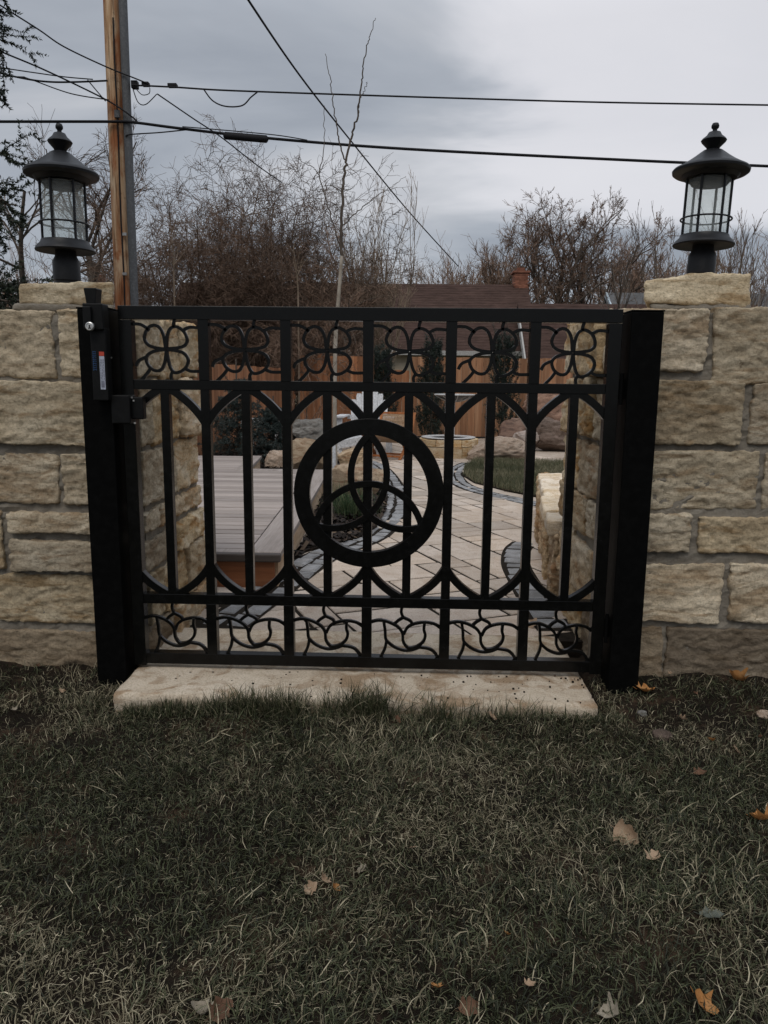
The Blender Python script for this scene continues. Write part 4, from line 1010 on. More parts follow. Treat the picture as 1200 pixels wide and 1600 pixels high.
C1 = at(640, 576, 12.95)
fence('short lower cedar fence section in front of the beige house wall', (B1[0], 12.95), (C1[0], 12.95), 1.36, 1.36, 'cedar')
fence('long cedar fence behind the fire pit and dark junipers', (C1[0]+0.02, 12.9), (8.2, 13.2), 1.63, 1.60, 'cedar_pale')

# ================================================================== HOUSES
def gable_roof(mb_, x0, x1, yf, yr, ze, zr, t=0.12):
    """one front slope and its back slope as thin slabs, ridge along x"""
    yb = 2*yr-yf
    for (ya, yb_) in ((yf, yr), (yb, yr)):
        v = [(x0, ya, ze), (x1, ya, ze), (x1, yb_, zr), (x0, yb_, zr), (x0, ya, ze-t), (x1, ya, ze-t), (x1, yb_, zr-t), (x0, yb_, zr-t)]
        mb_.add(v, [(0, 1, 2, 3), (4, 7, 6, 5), (0, 4, 5, 1), (1, 5, 6, 2), (2, 6, 7, 3), (3, 7, 4, 0)])
    return mb_
def courses(mb_, x0, x1, yf, yr, ze, zr, n=26):
    """shingle courses: each a thin step on the slope"""
    for i in range(n):
        t0, t1 = i/n, (i+1)/n; y0, y1 = yf+(yr-yf)*t0, yf+(yr-yf)*t1; z0, z1 = ze+(zr-ze)*t0, ze+(zr-ze)*t1
        v = [(x0, y0, z0+0.018), (x1, y0, z0+0.018), (x1, y1, z1+0.008), (x0, y1, z1+0.008), (x0, y0, z0), (x1, y0, z0)]
        mb_.add(v, [(0, 1, 2, 3), (4, 5, 1, 0)])
    return mb_
hs = thing('house', 'beige house with a long brown shingle roof behind the fence', 'house', (0, 30, 0))
ho = np.array([0, 30, 0])
def hp(nm, mb_, mat, par=hs, off=ho, bevel=0):
    for i in range(len(mb_.V)): mb_.V[i] = mb_.V[i]-off
    return mb_.build(nm, mat, par, bevel=bevel)
RZ = at(680, 444, 32)[2]; EZ = at(720, 549, 28)[2]; RX1 = at(824, 445, 32)[0]; 
roof = hp('roof', gable_roof(MB(), -10, RX1, 28, 32, EZ, RZ), 'shingle_brown')
sh = courses(MB(), -10, RX1, 28, 32, EZ, RZ)
for i in range(len(sh.V)): sh.V[i] = sh.V[i]-ho
tag(sh.build('shingles', 'shingle_brown', roof), kind='stuff')
for q in range(14): 
    z = -1+q*0.235; hp('siding_board', MB().box(-9.7, RX1-0.3, 28.35-0.012, 28.6, z, z+0.232), 'siding')
hp('fascia', MB().box(-10, RX1, 27.93, 27.99, EZ-0.16, EZ+0.02), 'fascia_white')
fr = hp('window', MB().box(at(586, 560, 28.3)[0], at(610, 560, 28.3)[0], 28.24, 28.33, 1.15, 2.0), 'fascia_white')
w_ = MB().box(at(588.5, 560, 28.3)[0], at(607.5, 560, 28.3)[0], 28.22, 28.235, 1.2, 1.94)
for i in range(len(w_.V)): w_.V[i] = w_.V[i]-ho
w_.build('pane', 'window_glass', fr)
cz0 = RZ-0.9; cx0, cx1 = at(801, 440, 32.3)[0], at(823, 440, 32.3)[0]
ch = hp('chimney', MB().box(cx0+0.02, cx1-0.02, 31.8, 32.6, cz0, RZ+0.48), 'brick_red')
bk = MB().box(-0.09, 0.09, -0.03, 0.03, -0.028, 0.028).mesh('brick', 'brick_red')
for r_ in range(14):
    for q in range(4):
        x = cx0+0.09+(cx1-cx0-0.18)*(q/3)+(0.03 if r_ % 2 else -0.03)
        o = link('brick', bk, ch); o.location = (x-ho[0], 31.79-ho[1], cz0+0.9-0.45+r_*0.066-0.02)
hp('chimney_cap', MB().box(cx0-0.06, cx1+0.06, 31.72, 32.68, RZ+0.48, RZ+0.56), 'brick_red')
hp('flue', MB().box(cx0+0.15, cx1-0.15, 32.0, 32.4, RZ+0.56, RZ+0.72), 'brick_red')
# lower wing with its white rake board
WZ, WE = at(900, 475, 29.2)[2], at(860, 563, 26.4)[2]; wx0 = at(822, 552, 26.4)[0]; wx1 = 14.0
hp('wing_roof', gable_roof(MB(), wx0, wx1, 26.4, 29.2, WE, WZ), 'shingle_brown')
sh = courses(MB(), wx0, wx1, 26.4, 29.2, WE, WZ, 18); 
for i in range(len(sh.V)): sh.V[i] = sh.V[i]-ho
tag(sh.build('wing_shingles', 'shingle_brown', hs), kind='stuff')
hp('rake_board', MB().bar((wx0-0.04, 26.36, WE-0.08), (wx0-0.04, 28.7, WE+(WZ-WE)*0.835-0.08), 0.06, 0.30), 'fascia_white')
hp('fascia', MB().box(wx0, wx1, 26.33, 26.39, WE-0.17, WE+0.01), 'fascia_white')
for q in range(12):
    z = -1+q*0.235; hp('siding_board', MB().box(wx0+0.25, wx1, 26.78, 27, z, z+0.232), 'siding')

h2 = thing('house', 'pale blue gabled house with a dark grey roof among bare trees', 'house', (18, 40, 0))
gA, gB = at(958, 482, 39), at(978, 482, 39); gT = at(975, 450, 39); hr1 = at(1230, 452, 41)
ho2 = np.array([18, 40, 0])
zr = gT[2]; ze = zr-2.4
hp('wall', MB().box(gB[0]-1.0, 24, 38.6, 43.6, -1, ze+0.2), 'blue_gable', h2, ho2)
gw = MB(); xg = gB[0]-0.35
gw.add([(xg, 37.6, ze), (xg, 41.2, zr-0.05), (xg, 44.8, ze), (xg, 37.6, -1), (xg, 44.8, -1)], [(0, 1, 2, 2)][:0] or [(3, 0, 1, 1)][:0] or np.array([(0, 1, 2)]))
gw.add([(xg, 37.6, -1), (xg, 37.6, ze), (xg, 44.8, ze), (xg, 44.8, -1)], [(0, 1, 2, 3)])
gm = hp('gable', gw, 'blue_gable', h2, ho2)
hp('roof', gable_roof(MB(), xg-0.15, 25, 37.4, 41.2, ze-0.1, zr), 'shingle_grey', h2, ho2)
hp('rake_board', MB().bar((xg-0.2, 37.36, ze-0.2), (xg-0.2, 41.2, zr-0.1), 0.08, 0.3), 'blue_gable', h2, ho2)

h3 = thing('house', 'distant low house with a brick chimney behind the lantern and pole', 'house', (-14, 38, 0))
ho3 = np.array([-14, 38, 0]); c3 = at(150, 440, 36); zt = at(150, 415, 36)[2]
hp('wall', MB().box(-22, -8, 38, 44, -1, 2.6), 'siding', h3, ho3)
hp('roof', gable_roof(MB(), -22.5, -7.5, 37.5, 41, 2.5, 4.3), 'shingle_grey', h3, ho3)
hp('chimney', MB().box(c3[0]-0.27, c3[0]+0.27, 36, 36.6, 1.5, zt-0.42), 'brick_red', h3, ho3)
hp('chimney_cap', MB().box(c3[0]-0.22, c3[0]+0.22, 36.05, 36.55, zt-0.42, zt), 'fascia_white', h3, ho3)

# ================================================================== UTILITY POLE AND WIRES
PY = 9.0
b0, b1, t0, t1 = at(182, 470, PY), at(206, 470, PY), at(162, 0, PY), at(188, 0, PY)
pc = (b0[0]+b1[0])/2; pr = 0.128; 
pole = thing('utility_pole', 'weathered wooden utility pole with a grey conduit beyond the wall', 'utility pole', (pc, PY, 0))
lean = ((t0[0]+t1[0])/2-pc)/(t0[2]-b0[2])
zs = np.linspace(0, 9.5, 12)
MB().tubes([np.c_[lean*(zs-b0[2]), zs*0, zs]], [0.142-0.003*zs], 28).build('shaft', 'pole_wood', pole, True)
cxo = at(210, 470, PY-0.1)[0]-pc; cz = b0[2]-0.0
MB().tubes([np.c_[cxo+lean*(zs-b0[2])*0.98, zs*0-0.10, zs]][0][None][:, 2:], [np.where(zs[2:] < 0, 0, 0.060)], 18).build('conduit', 'grey_pipe', pole, True)
MB().tubes([[(cxo+0.012, -0.10, 0.0), (cxo+0.006, -0.10, zs[2]+0.02)]], 0.036, 14).build('conduit_stub', 'grey_pipe', pole, True)
zz = np.linspace(0.3, 6.2, 14); MB().tubes([np.c_[0.055+lean*(zz-b0[2])+0.006*np.sin(zz*3), zz*0-0.134, zz]], 0.011, 6).build('ground_wire', 'cable_black', pole, True)
for py in (366, 428): 
    p = at(193, py, PY-0.14); MB().box(p[0]-pc-0.012, p[0]-pc+0.05, -0.156, -0.13, p[2]-0.02, p[2]+0.02).build('staple', 'chrome', pole)
p = at(183, 178, PY-0.14); MB().box(p[0]-pc-0.035, p[0]-pc+0.035, -0.16, -0.12, p[2]-0.05, p[2]+0.05).build('pole_tag', 'grey_pipe', pole)
hb = MB()
for (px, py, w_, h_) in ((211, 133, 0.09, 0.10), (228, 132, 0.10, 0.05), (270, 134, 0.13, 0.045)):
    p = at(px, py, PY-0.12); hb.box(p[0]-pc-w_/2, p[0]-pc+w_/2, -0.17, -0.08, p[2]-h_/2, p[2]+h_/2)
hb.build('cable_clamp', 'cable_black', pole, bevel=0.006)

def cable(label, pts, rad, cat='cable', mat='cable_black', n=10, name='overhead_cable', sides=7):
    P = np.array([at(*p) for p in pts]); c = crom(P, n); o0 = c[0].copy()
    o = MB().tubes([c-o0], rad, sides).build(name, mat, None, True); o.location = tuple(o0)
    return tag(o, label, cat, 'overhead cables')
cy = PY-0.17
mc = cable('thick black overhead cable with a long splice case crossing the sky low', [(-60, 190, cy), (0, 190, cy), (170, 190, cy), (207, 191, cy), (285, 201, cy), (420, 216, cy), (640, 233, cy), (1000, 251, cy), (1260, 262, cy)], 0.020)
s0, s1 = at(349, 210.5, cy)-np.array(mc.location), at(419, 216.5, cy)-np.array(mc.location)
d = s1-s0; ts = np.array([0, 0.02, 0.04, 0.96, 0.98, 1.0]); MB().tubes([s0+d*ts[:, None]+np.array([0, 0, -0.01])], [[0.02, 0.042, 0.052, 0.052, 0.042, 0.02]], 14).build('splice_case', 'cable_black', mc, True)
l0 = np.array([at(x, y, cy-0.03) for x, y in ((285, 198), (345, 203), (430, 211), (480, 219))])-np.array(mc.location)
MB().tubes([crom(l0, 6)], 0.008, 5).build('lashing_wire', 'cable_black', mc, True)
cable('thin black overhead line strung higher across the sky', [(205, 133, cy), (270, 136, cy), (330, 140, cy), (400, 143, cy), (545, 148, cy), (700, 153, cy), (950, 160, cy), (1260, 165, cy)], 0.012)
cable('slack black loop hanging from the higher line beside the pole', [(318, 139, cy), (332, 157, cy), (352, 166, cy), (378, 165, cy), (392, 152, cy), (402, 144, cy)], 0.010)
cable('small wire loop drooping from the clamp on the pole', [(208, 140, cy), (216, 160, cy), (228, 163, cy), (245, 147, cy)], 0.007)
cable('tiny wire curl beside the pole clamp', [(212, 138, cy), (222, 148, cy), (233, 146, cy), (234, 137, cy)], 0.006)
cable('long diagonal service wire dropping to the brown roofed house', [(372, -30, 10.0), (388, 0, 10.3), (470, 120, 14), (553, 226, 18), (640, 332, 23), (716, 416, 28)], 0.019)
cable('diagonal wire crossing in front of the pole from above the spruce', [(-30, -12, 7.8), (0, 8, 7.9), (60, 46, 8.2), (100, 73, 8.4), (165, 104, cy-0.05), (210, 122, cy-0.02), (232, 131, cy)], 0.010)
cable('wire running from the pole clamp down behind the thicket', [(246, 147, 9.0), (300, 184, 9.6), (345, 214, 10.2), (400, 257, 11), (440, 285, 12)], 0.010)
cable('lower wire from the spruce side down to the pole', [(-30, 66, 7.6), (0, 80, 7.8), (60, 105, 8.2), (120, 133, 8.6), (168, 157, cy-0.02), (195, 174, cy-0.05), (214, 189, cy)], 0.011)
cable('thick bundle line reaching the pole from behind the spruce', [(-40, 100, cy), (0, 114, cy), (45, 124, cy), (80, 128, cy), (120, 128, cy), (168, 126, cy)], 0.013)
cable('thin messenger wire just above the bundle line', [(-40, 104, cy-0.02), (0, 106, cy-0.02), (50, 113, cy-0.02), (100, 120, cy-0.02), (145, 124, cy-0.02)], 0.008)
cable('thin wire sagging under the bundle line to the pole', [(-40, 118, cy+0.02), (30, 120, cy+0.02), (45, 123, cy+0.02), (110, 146, cy+0.02), (170, 156, cy-0.01)], 0.008)
cable('short wire dropping between the bundle and lower wire', [(137, 125, cy-0.04), (152, 143, cy-0.04), (165, 158, cy-0.04)], 0.008)
cable('short guy wire from the pole side to the thick cable', [(196, 213, cy), (205, 210, cy), (250, 207, cy), (289, 203, cy)], 0.009)

# ================================================================== TREES
def nrm_(v): return v/(np.linalg.norm(v, axis=-1, keepdims=True)+1e-9)
def grow(start, dirn, length, rad, K, wander, up, rg, r_end=0.35, droop=0.0):
    N = len(start); P = np.zeros((N, K, 3)); T = np.zeros((N, K, 3)); P[:, 0] = start; d = nrm_(dirn); T[:, 0] = d
    for k in range(1, K):
        d = nrm_(d + rg.normal(0, wander, (N, 3)) + np.array([0, 0, up]) - np.array([0, 0, droop*k/K])); T[:, k] = d
        P[:, k] = P[:, k-1] + d*(length/(K-1))[:, None]
    R = rad[:, None]*np.linspace(1, r_end, K)[None]
    return P, T, R
def spawn(P, T, R, length, n, t0, t1, ang, lf, rf, rg, lvar=0.35):
    N, K, _ = P.shape; idx = np.repeat(np.arange(N), n); M = len(idx)
    t_ = rg.uniform(t0, t1, M)*(K-1); i0 = np.clip(t_.astype(int), 0, K-2); fr = (t_-i0)[:, None]
    st = P[idx, i0]*(1-fr)+P[idx, i0+1]*fr; tg = T[idx, i0+1]; r = R[idx, i0]
    ax = nrm_(np.cross(tg, rg.normal(size=(M, 3)))); a = rg.normal(ang, ang*0.3, M)[:, None]
    d = tg*np.cos(a)+ax*np.sin(a)
    return st, d, length[idx]*lf*(1+rg.uniform(-lvar, lvar, M))*(1-0.35*t_/(K-1)), np.minimum(r*rf, r)
def bare_tree(label, base, height, seed, spec, cat='tree', name='bare_tree', mats=('bark_grey', 'twig_brown'), stems=1, spread=0.1, trunk_r=None, lean=(0, 0), rmin=0.006, wander=0.12, group=None, trunk_up=0.05, trunk_len=1.0):
    rg = np.random.default_rng(seed); root = thing(name, label, cat, base, 0, group)
    tr = trunk_r or height*0.018
    st = rg.normal(0, 0.04*height*(stems > 1)*0.6, (stems, 3)); st[:, 2] = 0
    d = np.c_[rg.normal(lean[0], spread, stems), rg.normal(lean[1], spread, stems), np.ones(stems)]
    L = np.full(stems, height*trunk_len)*(1-0.3*rg.random(stems)*(stems > 1)); rr = np.full(stems, tr)
    P, T, R = grow(st, d, L, rr, 10, wander*0.6, trunk_up, rg, 0.25)
    MB().tubes(P, R, 7).build('trunk', mats[0], root, True)
    lv = (P, T, R, L); limbs = MB(); tw = MB(); nl = 0
    for q, (n, t0, t1, ang, lf, rf, K, wa, up, dr) in enumerate(spec):
        s_, d_, l_, r_ = spawn(*lv, n, t0, t1, ang, lf, rf, rg); r_ = np.maximum(r_, rmin)
        P, T, R = grow(s_, d_, l_, r_, K, wa, up, rg, 0.35, dr); R = np.maximum(R, rmin*0.6)
        (limbs if q == 0 else tw).tubes(P, R, 4 if q == 0 else 3); lv = (P, T, R, l_)
    limbs.build('limbs', mats[0], root, False)
    if tw.k: tag(tw.build('twigs', mats[1], root, False), kind='stuff')
    return root
# spec rows: children per parent, from t, to t, angle, length factor, radius factor, points, wander, upward pull, droop
MAPLE = [(10, 0.25, 1.0, 0.7, 0.50, 0.6, 7, 0.14, 0.07, 0.0), (8, 0.2, 1.0, 0.75, 0.45, 0.55, 6, 0.17, 0.06, 0.0), (7, 0.2, 1.0, 0.7, 0.45, 0.55, 5, 0.17, 0.05, 0.0), (4, 0.2, 1.0, 0.6, 0.5, 0.6, 4, 0.2, 0.05, 0.0)]
FAR = [(12, 0.2, 1.0, 0.65, 0.50, 0.6, 7, 0.12, 0.08, 0.0), (10, 0.15, 1.0, 0.7, 0.45, 0.55, 5, 0.15, 0.06, 0.0), (8, 0.15, 1.0, 0.6, 0.5, 0.6, 4, 0.18, 0.08, 0.0)]
BRAMBLE = [(16, 0.1, 1.0, 0.8, 0.50, 0.55, 8, 0.19, 0.03, 0.12), (9, 0.1, 1.0, 0.8, 0.48, 0.6, 6, 0.23, 0.01, 0.08), (7, 0.1, 1.0, 0.8, 0.45, 0.7, 5, 0.27, 0.0, 0.05)]
VASE = [(7, 0.1, 0.9, 0.22, 0.62, 0.7, 7, 0.05, 0.10, 0.0), (6, 0.2, 1.0, 0.35, 0.40, 0.6, 6, 0.07, 0.10, 0.0), (3, 0.2, 1.0, 0.4, 0.45, 0.7, 5, 0.09, 0.06, 0.0)]
def tree_px(label, px, pyt, Y, seed, spec, **k):
    top = at(px, pyt, Y); return bare_tree(label, (top[0], Y, -0.1), top[2]+0.1, seed, spec, **k)
# tangled thicket behind the fence: separate shrubs grown into each other
for q, (px, pyt, Y, sd, st_, lb) in enumerate([(245, 330, 14.2, 1, 6, 'tangled bare shrub rising just beside the utility pole'), (325, 285, 15.0, 2, 7, 'tallest shrub of the tangled bare thicket, below the splice case'), (392, 275, 16.0, 3, 6, 'dense vine tangled shrub under the end of the splice case'), (450, 318, 15.2, 4, 7, 'rounded brambly shrub between the splice case and the sapling'), (500, 345, 16.4, 5, 6, 'brambly shrub right behind the young sapling'), (290, 365, 13.6, 6, 7, 'low reddish bramble in front of the thicket near the pole'), (420, 378, 13.7, 7, 7, 'low reddish bramble in the middle of the thicket'), (520, 415, 13.9, 8, 6, 'low bramble spilling towards the brown roof')]):
    tree_px(lb, px, pyt, Y, sd, BRAMBLE, cat='shrub', name='bramble_shrub', stems=st_, spread=0.24, trunk_r=0.035, rmin=0.0052, wander=0.16, mats=('twig_brown', 'twig_red' if q > 4 else 'twig_brown'), trunk_up=0.03, group='thicket shrubs behind the fence')
tree_px('fan shaped bare shrub with straight fine shoots before the brown roof', 590, 352, 19.5, 21, VASE, cat='shrub', name='fan_shrub', stems=13, spread=0.20, trunk_r=0.04, rmin=0.006, mats=('twig_tan', 'twig_tan'), trunk_up=0.05, trunk_len=0.92)
tree_px('bare tree standing between the lantern and the utility pole', 128, 265, 17, 31, MAPLE, trunk_r=0.15, rmin=0.0065, spread=0.05, lean=(0.12, 0))
DROOP = [(10, 0.35, 1.0, 0.95, 0.55, 0.5, 9, 0.10, 0.02, 0.10), (9, 0.2, 1.0, 0.6, 0.55, 0.55, 8, 0.10, -0.02, 0.22), (6, 0.2, 1.0, 0.5, 0.5, 0.6, 6, 0.12, -0.03, 0.28)]
tree_px('drooping bare tree with long hanging twigs beyond the wall', 40, 300, 16, 33, DROOP, trunk_r=0.13, rmin=0.0065, spread=0.05, lean=(-0.05, 0))
tree_px('spreading bare tree with two high forks behind the house chimney', 868, 345, 44, 41, MAPLE, stems=4, spread=0.12, trunk_r=0.2, rmin=0.014, mats=('bark_grey', 'twig_red'))
tree_px('bare tree with a broad crown over the wing roof', 930, 350, 46, 42, MAPLE, stems=4, spread=0.13, trunk_r=0.2, rmin=0.014, mats=('bark_grey', 'twig_red'))
tree_px('bare bushy tree directly beside the brick chimney', 795, 400, 45, 43, FAR, stems=5, spread=0.25, trunk_r=0.14, rmin=0.013, mats=('bark_grey', 'twig_red'))
tree_px('low bare tree over the ridge, under the diagonal wire', 745, 418, 47, 44, FAR, stems=6, spread=0.25, trunk_r=0.13, rmin=0.013, mats=('bark_grey', 'twig_red'))
tree_px('brown bare tree behind the gabled blue house', 985, 415, 55, 45, FAR, stems=4, spread=0.2, trunk_r=0.16, rmin=0.014, mats=('bark_grey', 'twig_red'))
SPARSE = [(8, 0.3, 1.0, 0.75, 0.45, 0.6, 8, 0.12, 0.10, 0.0), (5, 0.2, 1.0, 0.8, 0.45, 0.6, 6, 0.14, 0.08, 0.0), (3, 0.3, 1.0, 0.7, 0.4, 0.6, 4, 0.15, 0.05, 0.0)]
tree_px('thin sparse bare tree forking in front of the blue gabled house', 985, 325, 19, 46, SPARSE, stems=2, spread=0.16, trunk_r=0.055, rmin=0.006, mats=('bark_grey', 'bark_grey'), lean=(-0.02, 0))
for q, (px, pyt, Y, lb) in enumerate([(1075, 400, 13, 'upright twiggy shrub peeking beside the leaning lantern'), (1135, 362, 12.2, 'tall twiggy shrub behind the leaning lantern, bearing seed heads'), (1190, 355, 12.8, 'upright twiggy shrub at the edge past the leaning lantern')]):
    tree_px(lb, px, pyt, Y, 51+q, VASE, cat='shrub', name='twiggy_shrub', stems=5, spread=0.16, trunk_r=0.028, rmin=0.005, mats=('twig_tan', 'twig_brown'), group='shrubs beyond the hinge side wall', trunk_len=0.95)

# young sapling with two long whips, pale bark low down
sp = thing('sapling', 'young pale barked sapling with two tall whips in the mulch bed', 'tree', (gz(524, 736)[0], 6.6, 0))
so_ = np.array([gz(524, 736)[0], 6.6, 0.0])
def whip(pts, r0, r1, n=8):
    P = np.array([at(*p, 6.6) for p in pts])-so_; c = crom(P, n); return c, np.linspace(r0, r1, len(c))
tk = MB(); lo = MB()
c, r = whip([(524, 738), (523, 680), (523, 620), (524, 540), (527, 490), (531, 440), (534, 400)], 0.030, 0.021); lo.tubes([c], [r], 10); lo.build('trunk', 'bark_pale', sp, True)
MB().tubes([[(0, 0, 0.0), (0.0, 0, 0.2), (-0.004, 0, at(523, 692, 6.6)[2])]], 0.038, 12).build('tree_guard', 'white_paint', sp, True)
rgb = np.random.default_rng(77)
for pts, r0, r1 in (([(534, 402), (534, 340), (537, 285), (540, 252)], 0.021, 0.014), ([(540, 253), (549, 215), (558, 185), (563, 145), (567, 112), (573, 75), (580, 50), (587, 28)], 0.014, 0.003), ([(540, 252), (530, 222), (525, 190), (519, 150), (515, 115), (508, 84)], 0.010, 0.003), ([(560, 178), (563, 155), (570, 140), (574, 128)], 0.006, 0.003),
                    ([(534, 395), (515, 330), (500, 275), (506, 230), (507, 165)], 0.010, 0.003), ([(500, 275), (490, 262), (476, 255), (460, 243)], 0.006, 0.002), ([(500, 270), (505, 258), (510, 250)], 0.004, 0.002), ([(536, 276), (550, 272), (573, 262)], 0.005, 0.002), ([(536, 300), (552, 292), (565, 276)], 0.005, 0.002), ([(534, 355), (560, 330), (590, 305), (612, 292), (634, 275)], 0.008, 0.002), ([(533, 430), (510, 415), (498, 400)], 0.006, 0.002), ([(536, 270), (525, 268), (518, 262)], 0.004, 0.002), ([(534, 330), (520, 318), (500, 314)], 0.004, 0.002)):
    c, r = whip(pts, r0, r1); c[1:-1] += rgb.normal(0, 0.006, (len(c)-2, 3)); tk.tubes([c], [r], 5)
for _ in range(40):
    a = at(rgb.uniform(470, 560), rgb.uniform(470, 620), 6.6+rgb.uniform(-0.4, 0.4))-so_; d = rgb.normal(0, 0.12, 3); d[2] = abs(d[2])+0.05
    tk.tubes([crom([a, a+d*0.5+rgb.normal(0, 0.02, 3), a+d], 4)], [np.linspace(0.004, 0.002, 9)], 3)
tag(tk.build('whips', 'bark_grey', sp, True), kind='stuff')

# hanging vine strands and thin pale saplings in the thicket edge
for (px, y0, y1, Y, lb) in ((273, 480, 330, 12.0, 'thin pale forked sapling stem near the conduit'), (466, 480, 385, 12.3, 'thin pale sapling stem in the middle of the thicket edge')):
    r_ = thing('sapling', lb, 'tree', (at(px, y0, Y)[0], Y, 0)); o0 = np.array([at(px, y0, Y)[0], Y, 0])
    c = crom(np.array([(o0[0], Y, 0), at(px, y0, Y), at(px-2, (y0+y1)/2, Y), at(px-8, y1, Y)])-o0, 8); MB().tubes([c], [np.linspace(0.022, 0.006, len(c))], 7).build('trunk', 'twig_tan', r_, True)
    tw = MB()
    for q in range(12):
        t_ = rgb.integers(14, len(c)-1); d = np.array([rgb.normal(0, 0.25), rgb.normal(0, 0.15), rgb.uniform(0.1, 0.5)]); tw.tubes([crom([c[t_], c[t_]+d*0.5+rgb.normal(0, 0.03, 3), c[t_]+d], 4)], [np.linspace(0.008, 0.003, 9)], 3)
    tag(tw.build('twigs', 'twig_tan', r_), kind='stuff')

# far wooded skyline, one mass of bare crowns
rg3 = np.random.default_rng(91); tl_ = MB()
for (pa, pb, ya, yb, n) in ((-80, 230, 425, 470, 26), (640, 760, 425, 450, 10), (930, 1290, 405, 455, 30)):
    px = rg3.uniform(pa, pb, n); py = rg3.uniform(ya, yb, n)
    for x_, y_ in zip(px, py):
        Yd = rg3.uniform(62, 80); tp = at(x_, y_, Yd); H = tp[2]+0.2
        P, T, R = grow(np.array([[tp[0], Yd, -0.2]]), np.array([[0, 0, 1.0]]), np.array([H]), np.array([0.15]), 6, 0.05, 0.05, rg3); tl_.tubes(P, R, 3)
        lv = (P, T, R, np.array([H]))
        for (nn, lf) in ((14, 0.45), (9, 0.45)):
            s_, d_, l_, r_ = spawn(*lv, nn, 0.1, 1.0, 0.6, lf, 0.5, rg3); r_ = np.maximum(r_, 0.02); P, T, R = grow(s_, d_, l_, r_, 5, 0.15, 0.1, rg3); tl_.tubes(P, np.maximum(R, 0.015), 3); lv = (P, T, R, l_)
tag(tl_.build('treeline', 'twig_red'), 'far off brown mass of bare winter trees along the skyline', 'treeline', None, 'stuff')

# big spruce standing outside the frame, boughs hanging in
def needles(mb_, P, R_, dens, ln, wd, rg, attr_lo=0.0):
    """flat needles round every stem"""
    N, K, _ = P.shape; M = N*dens; idx = np.repeat(np.arange(N), dens); t_ = rg.random(M)*(K-1); i0 = np.clip(t_.astype(int), 0, K-2); fr = (t_-i0)[:, None]
    c = P[idx, i0]*(1-fr)+P[idx, i0+1]*fr; tg = nrm_(P[idx, i0+1]-P[idx, i0])
    side = nrm_(np.cross(tg, rg.normal(size=(M, 3)))); d = nrm_(side*0.85+tg*0.6); L = ln*rg.uniform(0.6, 1.2, M)[:, None]; w = nrm_(np.cross(d, rg.normal(size=(M, 3))))*wd
    v = np.stack([c-w, c+w, c+d*L+w*0.2, c+d*L-w*0.2], 1); mb_.add(v, np.arange(M*4).reshape(M, 4), np.clip(rg.normal(0.4, 0.25, M), 0.02, 1))
def spruce(label, base, H, rad, seed, zlo, zhi, nb, mat, nl, nw, dens, twn, name='spruce_tree', cat='tree', az=None, tr=None, droop=0.12):
    rg = np.random.default_rng(seed); r = thing(name, label, cat, base)
    zz = np.linspace(0, H, 8); MB().tubes([np.c_[zz*0, zz*0, zz]], [np.linspace(tr or H*0.018, 0.01, 8)], 8).build('trunk', 'bark_grey', r, True)
    z = rg.uniform(zlo, zhi, nb); a = rg.uniform(0, 2*pi, nb) if az is None else rg.uniform(az[0], az[1], nb)
    L = rad*(1-z/H)**0.8*rg.uniform(0.75, 1.1, nb)+0.05*rad
    if H > 5: L = L*np.where((z > 3.55) & (z < 4.6), 0.55, 1.0)*np.where(z > 5, 1.15, 1.0)
    P, T, R = grow(np.c_[z*0, z*0, z], np.c_[np.cos(a), np.sin(a), np.full(nb, 0.25)], L, np.maximum(L*0.012, 0.004), 8, 0.05, 0.0, rg, 0.3, droop)
    st = MB(); st.tubes(P, R, 4)
    s_, d_, l_, r_ = spawn(P, T, R, L, twn, 0.12, 1.0, 0.8, 0.32, 0.5, rg); P2, T2, R2 = grow(s_, d_, l_, np.maximum(r_, 0.003), 5, 0.08, -0.01, rg, 0.4, 0.15); st.tubes(P2, R2, 3)
    st.build('boughs', 'bark_grey', r)
    nd = MB(); needles(nd, P, R, dens*2, nl, nw, rg); needles(nd, P2, R2, dens, nl, nw, rg)
    s_, d_, l_, r_ = spawn(P2, T2, R2, l_, 3, 0.2, 1.0, 0.7, 0.5, 0.6, rg); P3, T3, R3 = grow(s_, d_, l_, np.maximum(r_, 0.002), 4, 0.08, 0, rg, 0.4, 0.1); needles(nd, P3, R3, max(6, dens//2), nl, nw, rg)
    nd.build('needles', mat, r); return r
sb = at(-215, 590, 6.2)
spruce('tall dark spruce at the edge of view, boughs hanging over the wall', (sb[0], 6.2, 0), 14, 2.25, 5, 1.7, 7.5, 96, 'spruce_needles', 0.042, 0.008, 64, 22, az=(-1.5, 1.3), droop=0.10)

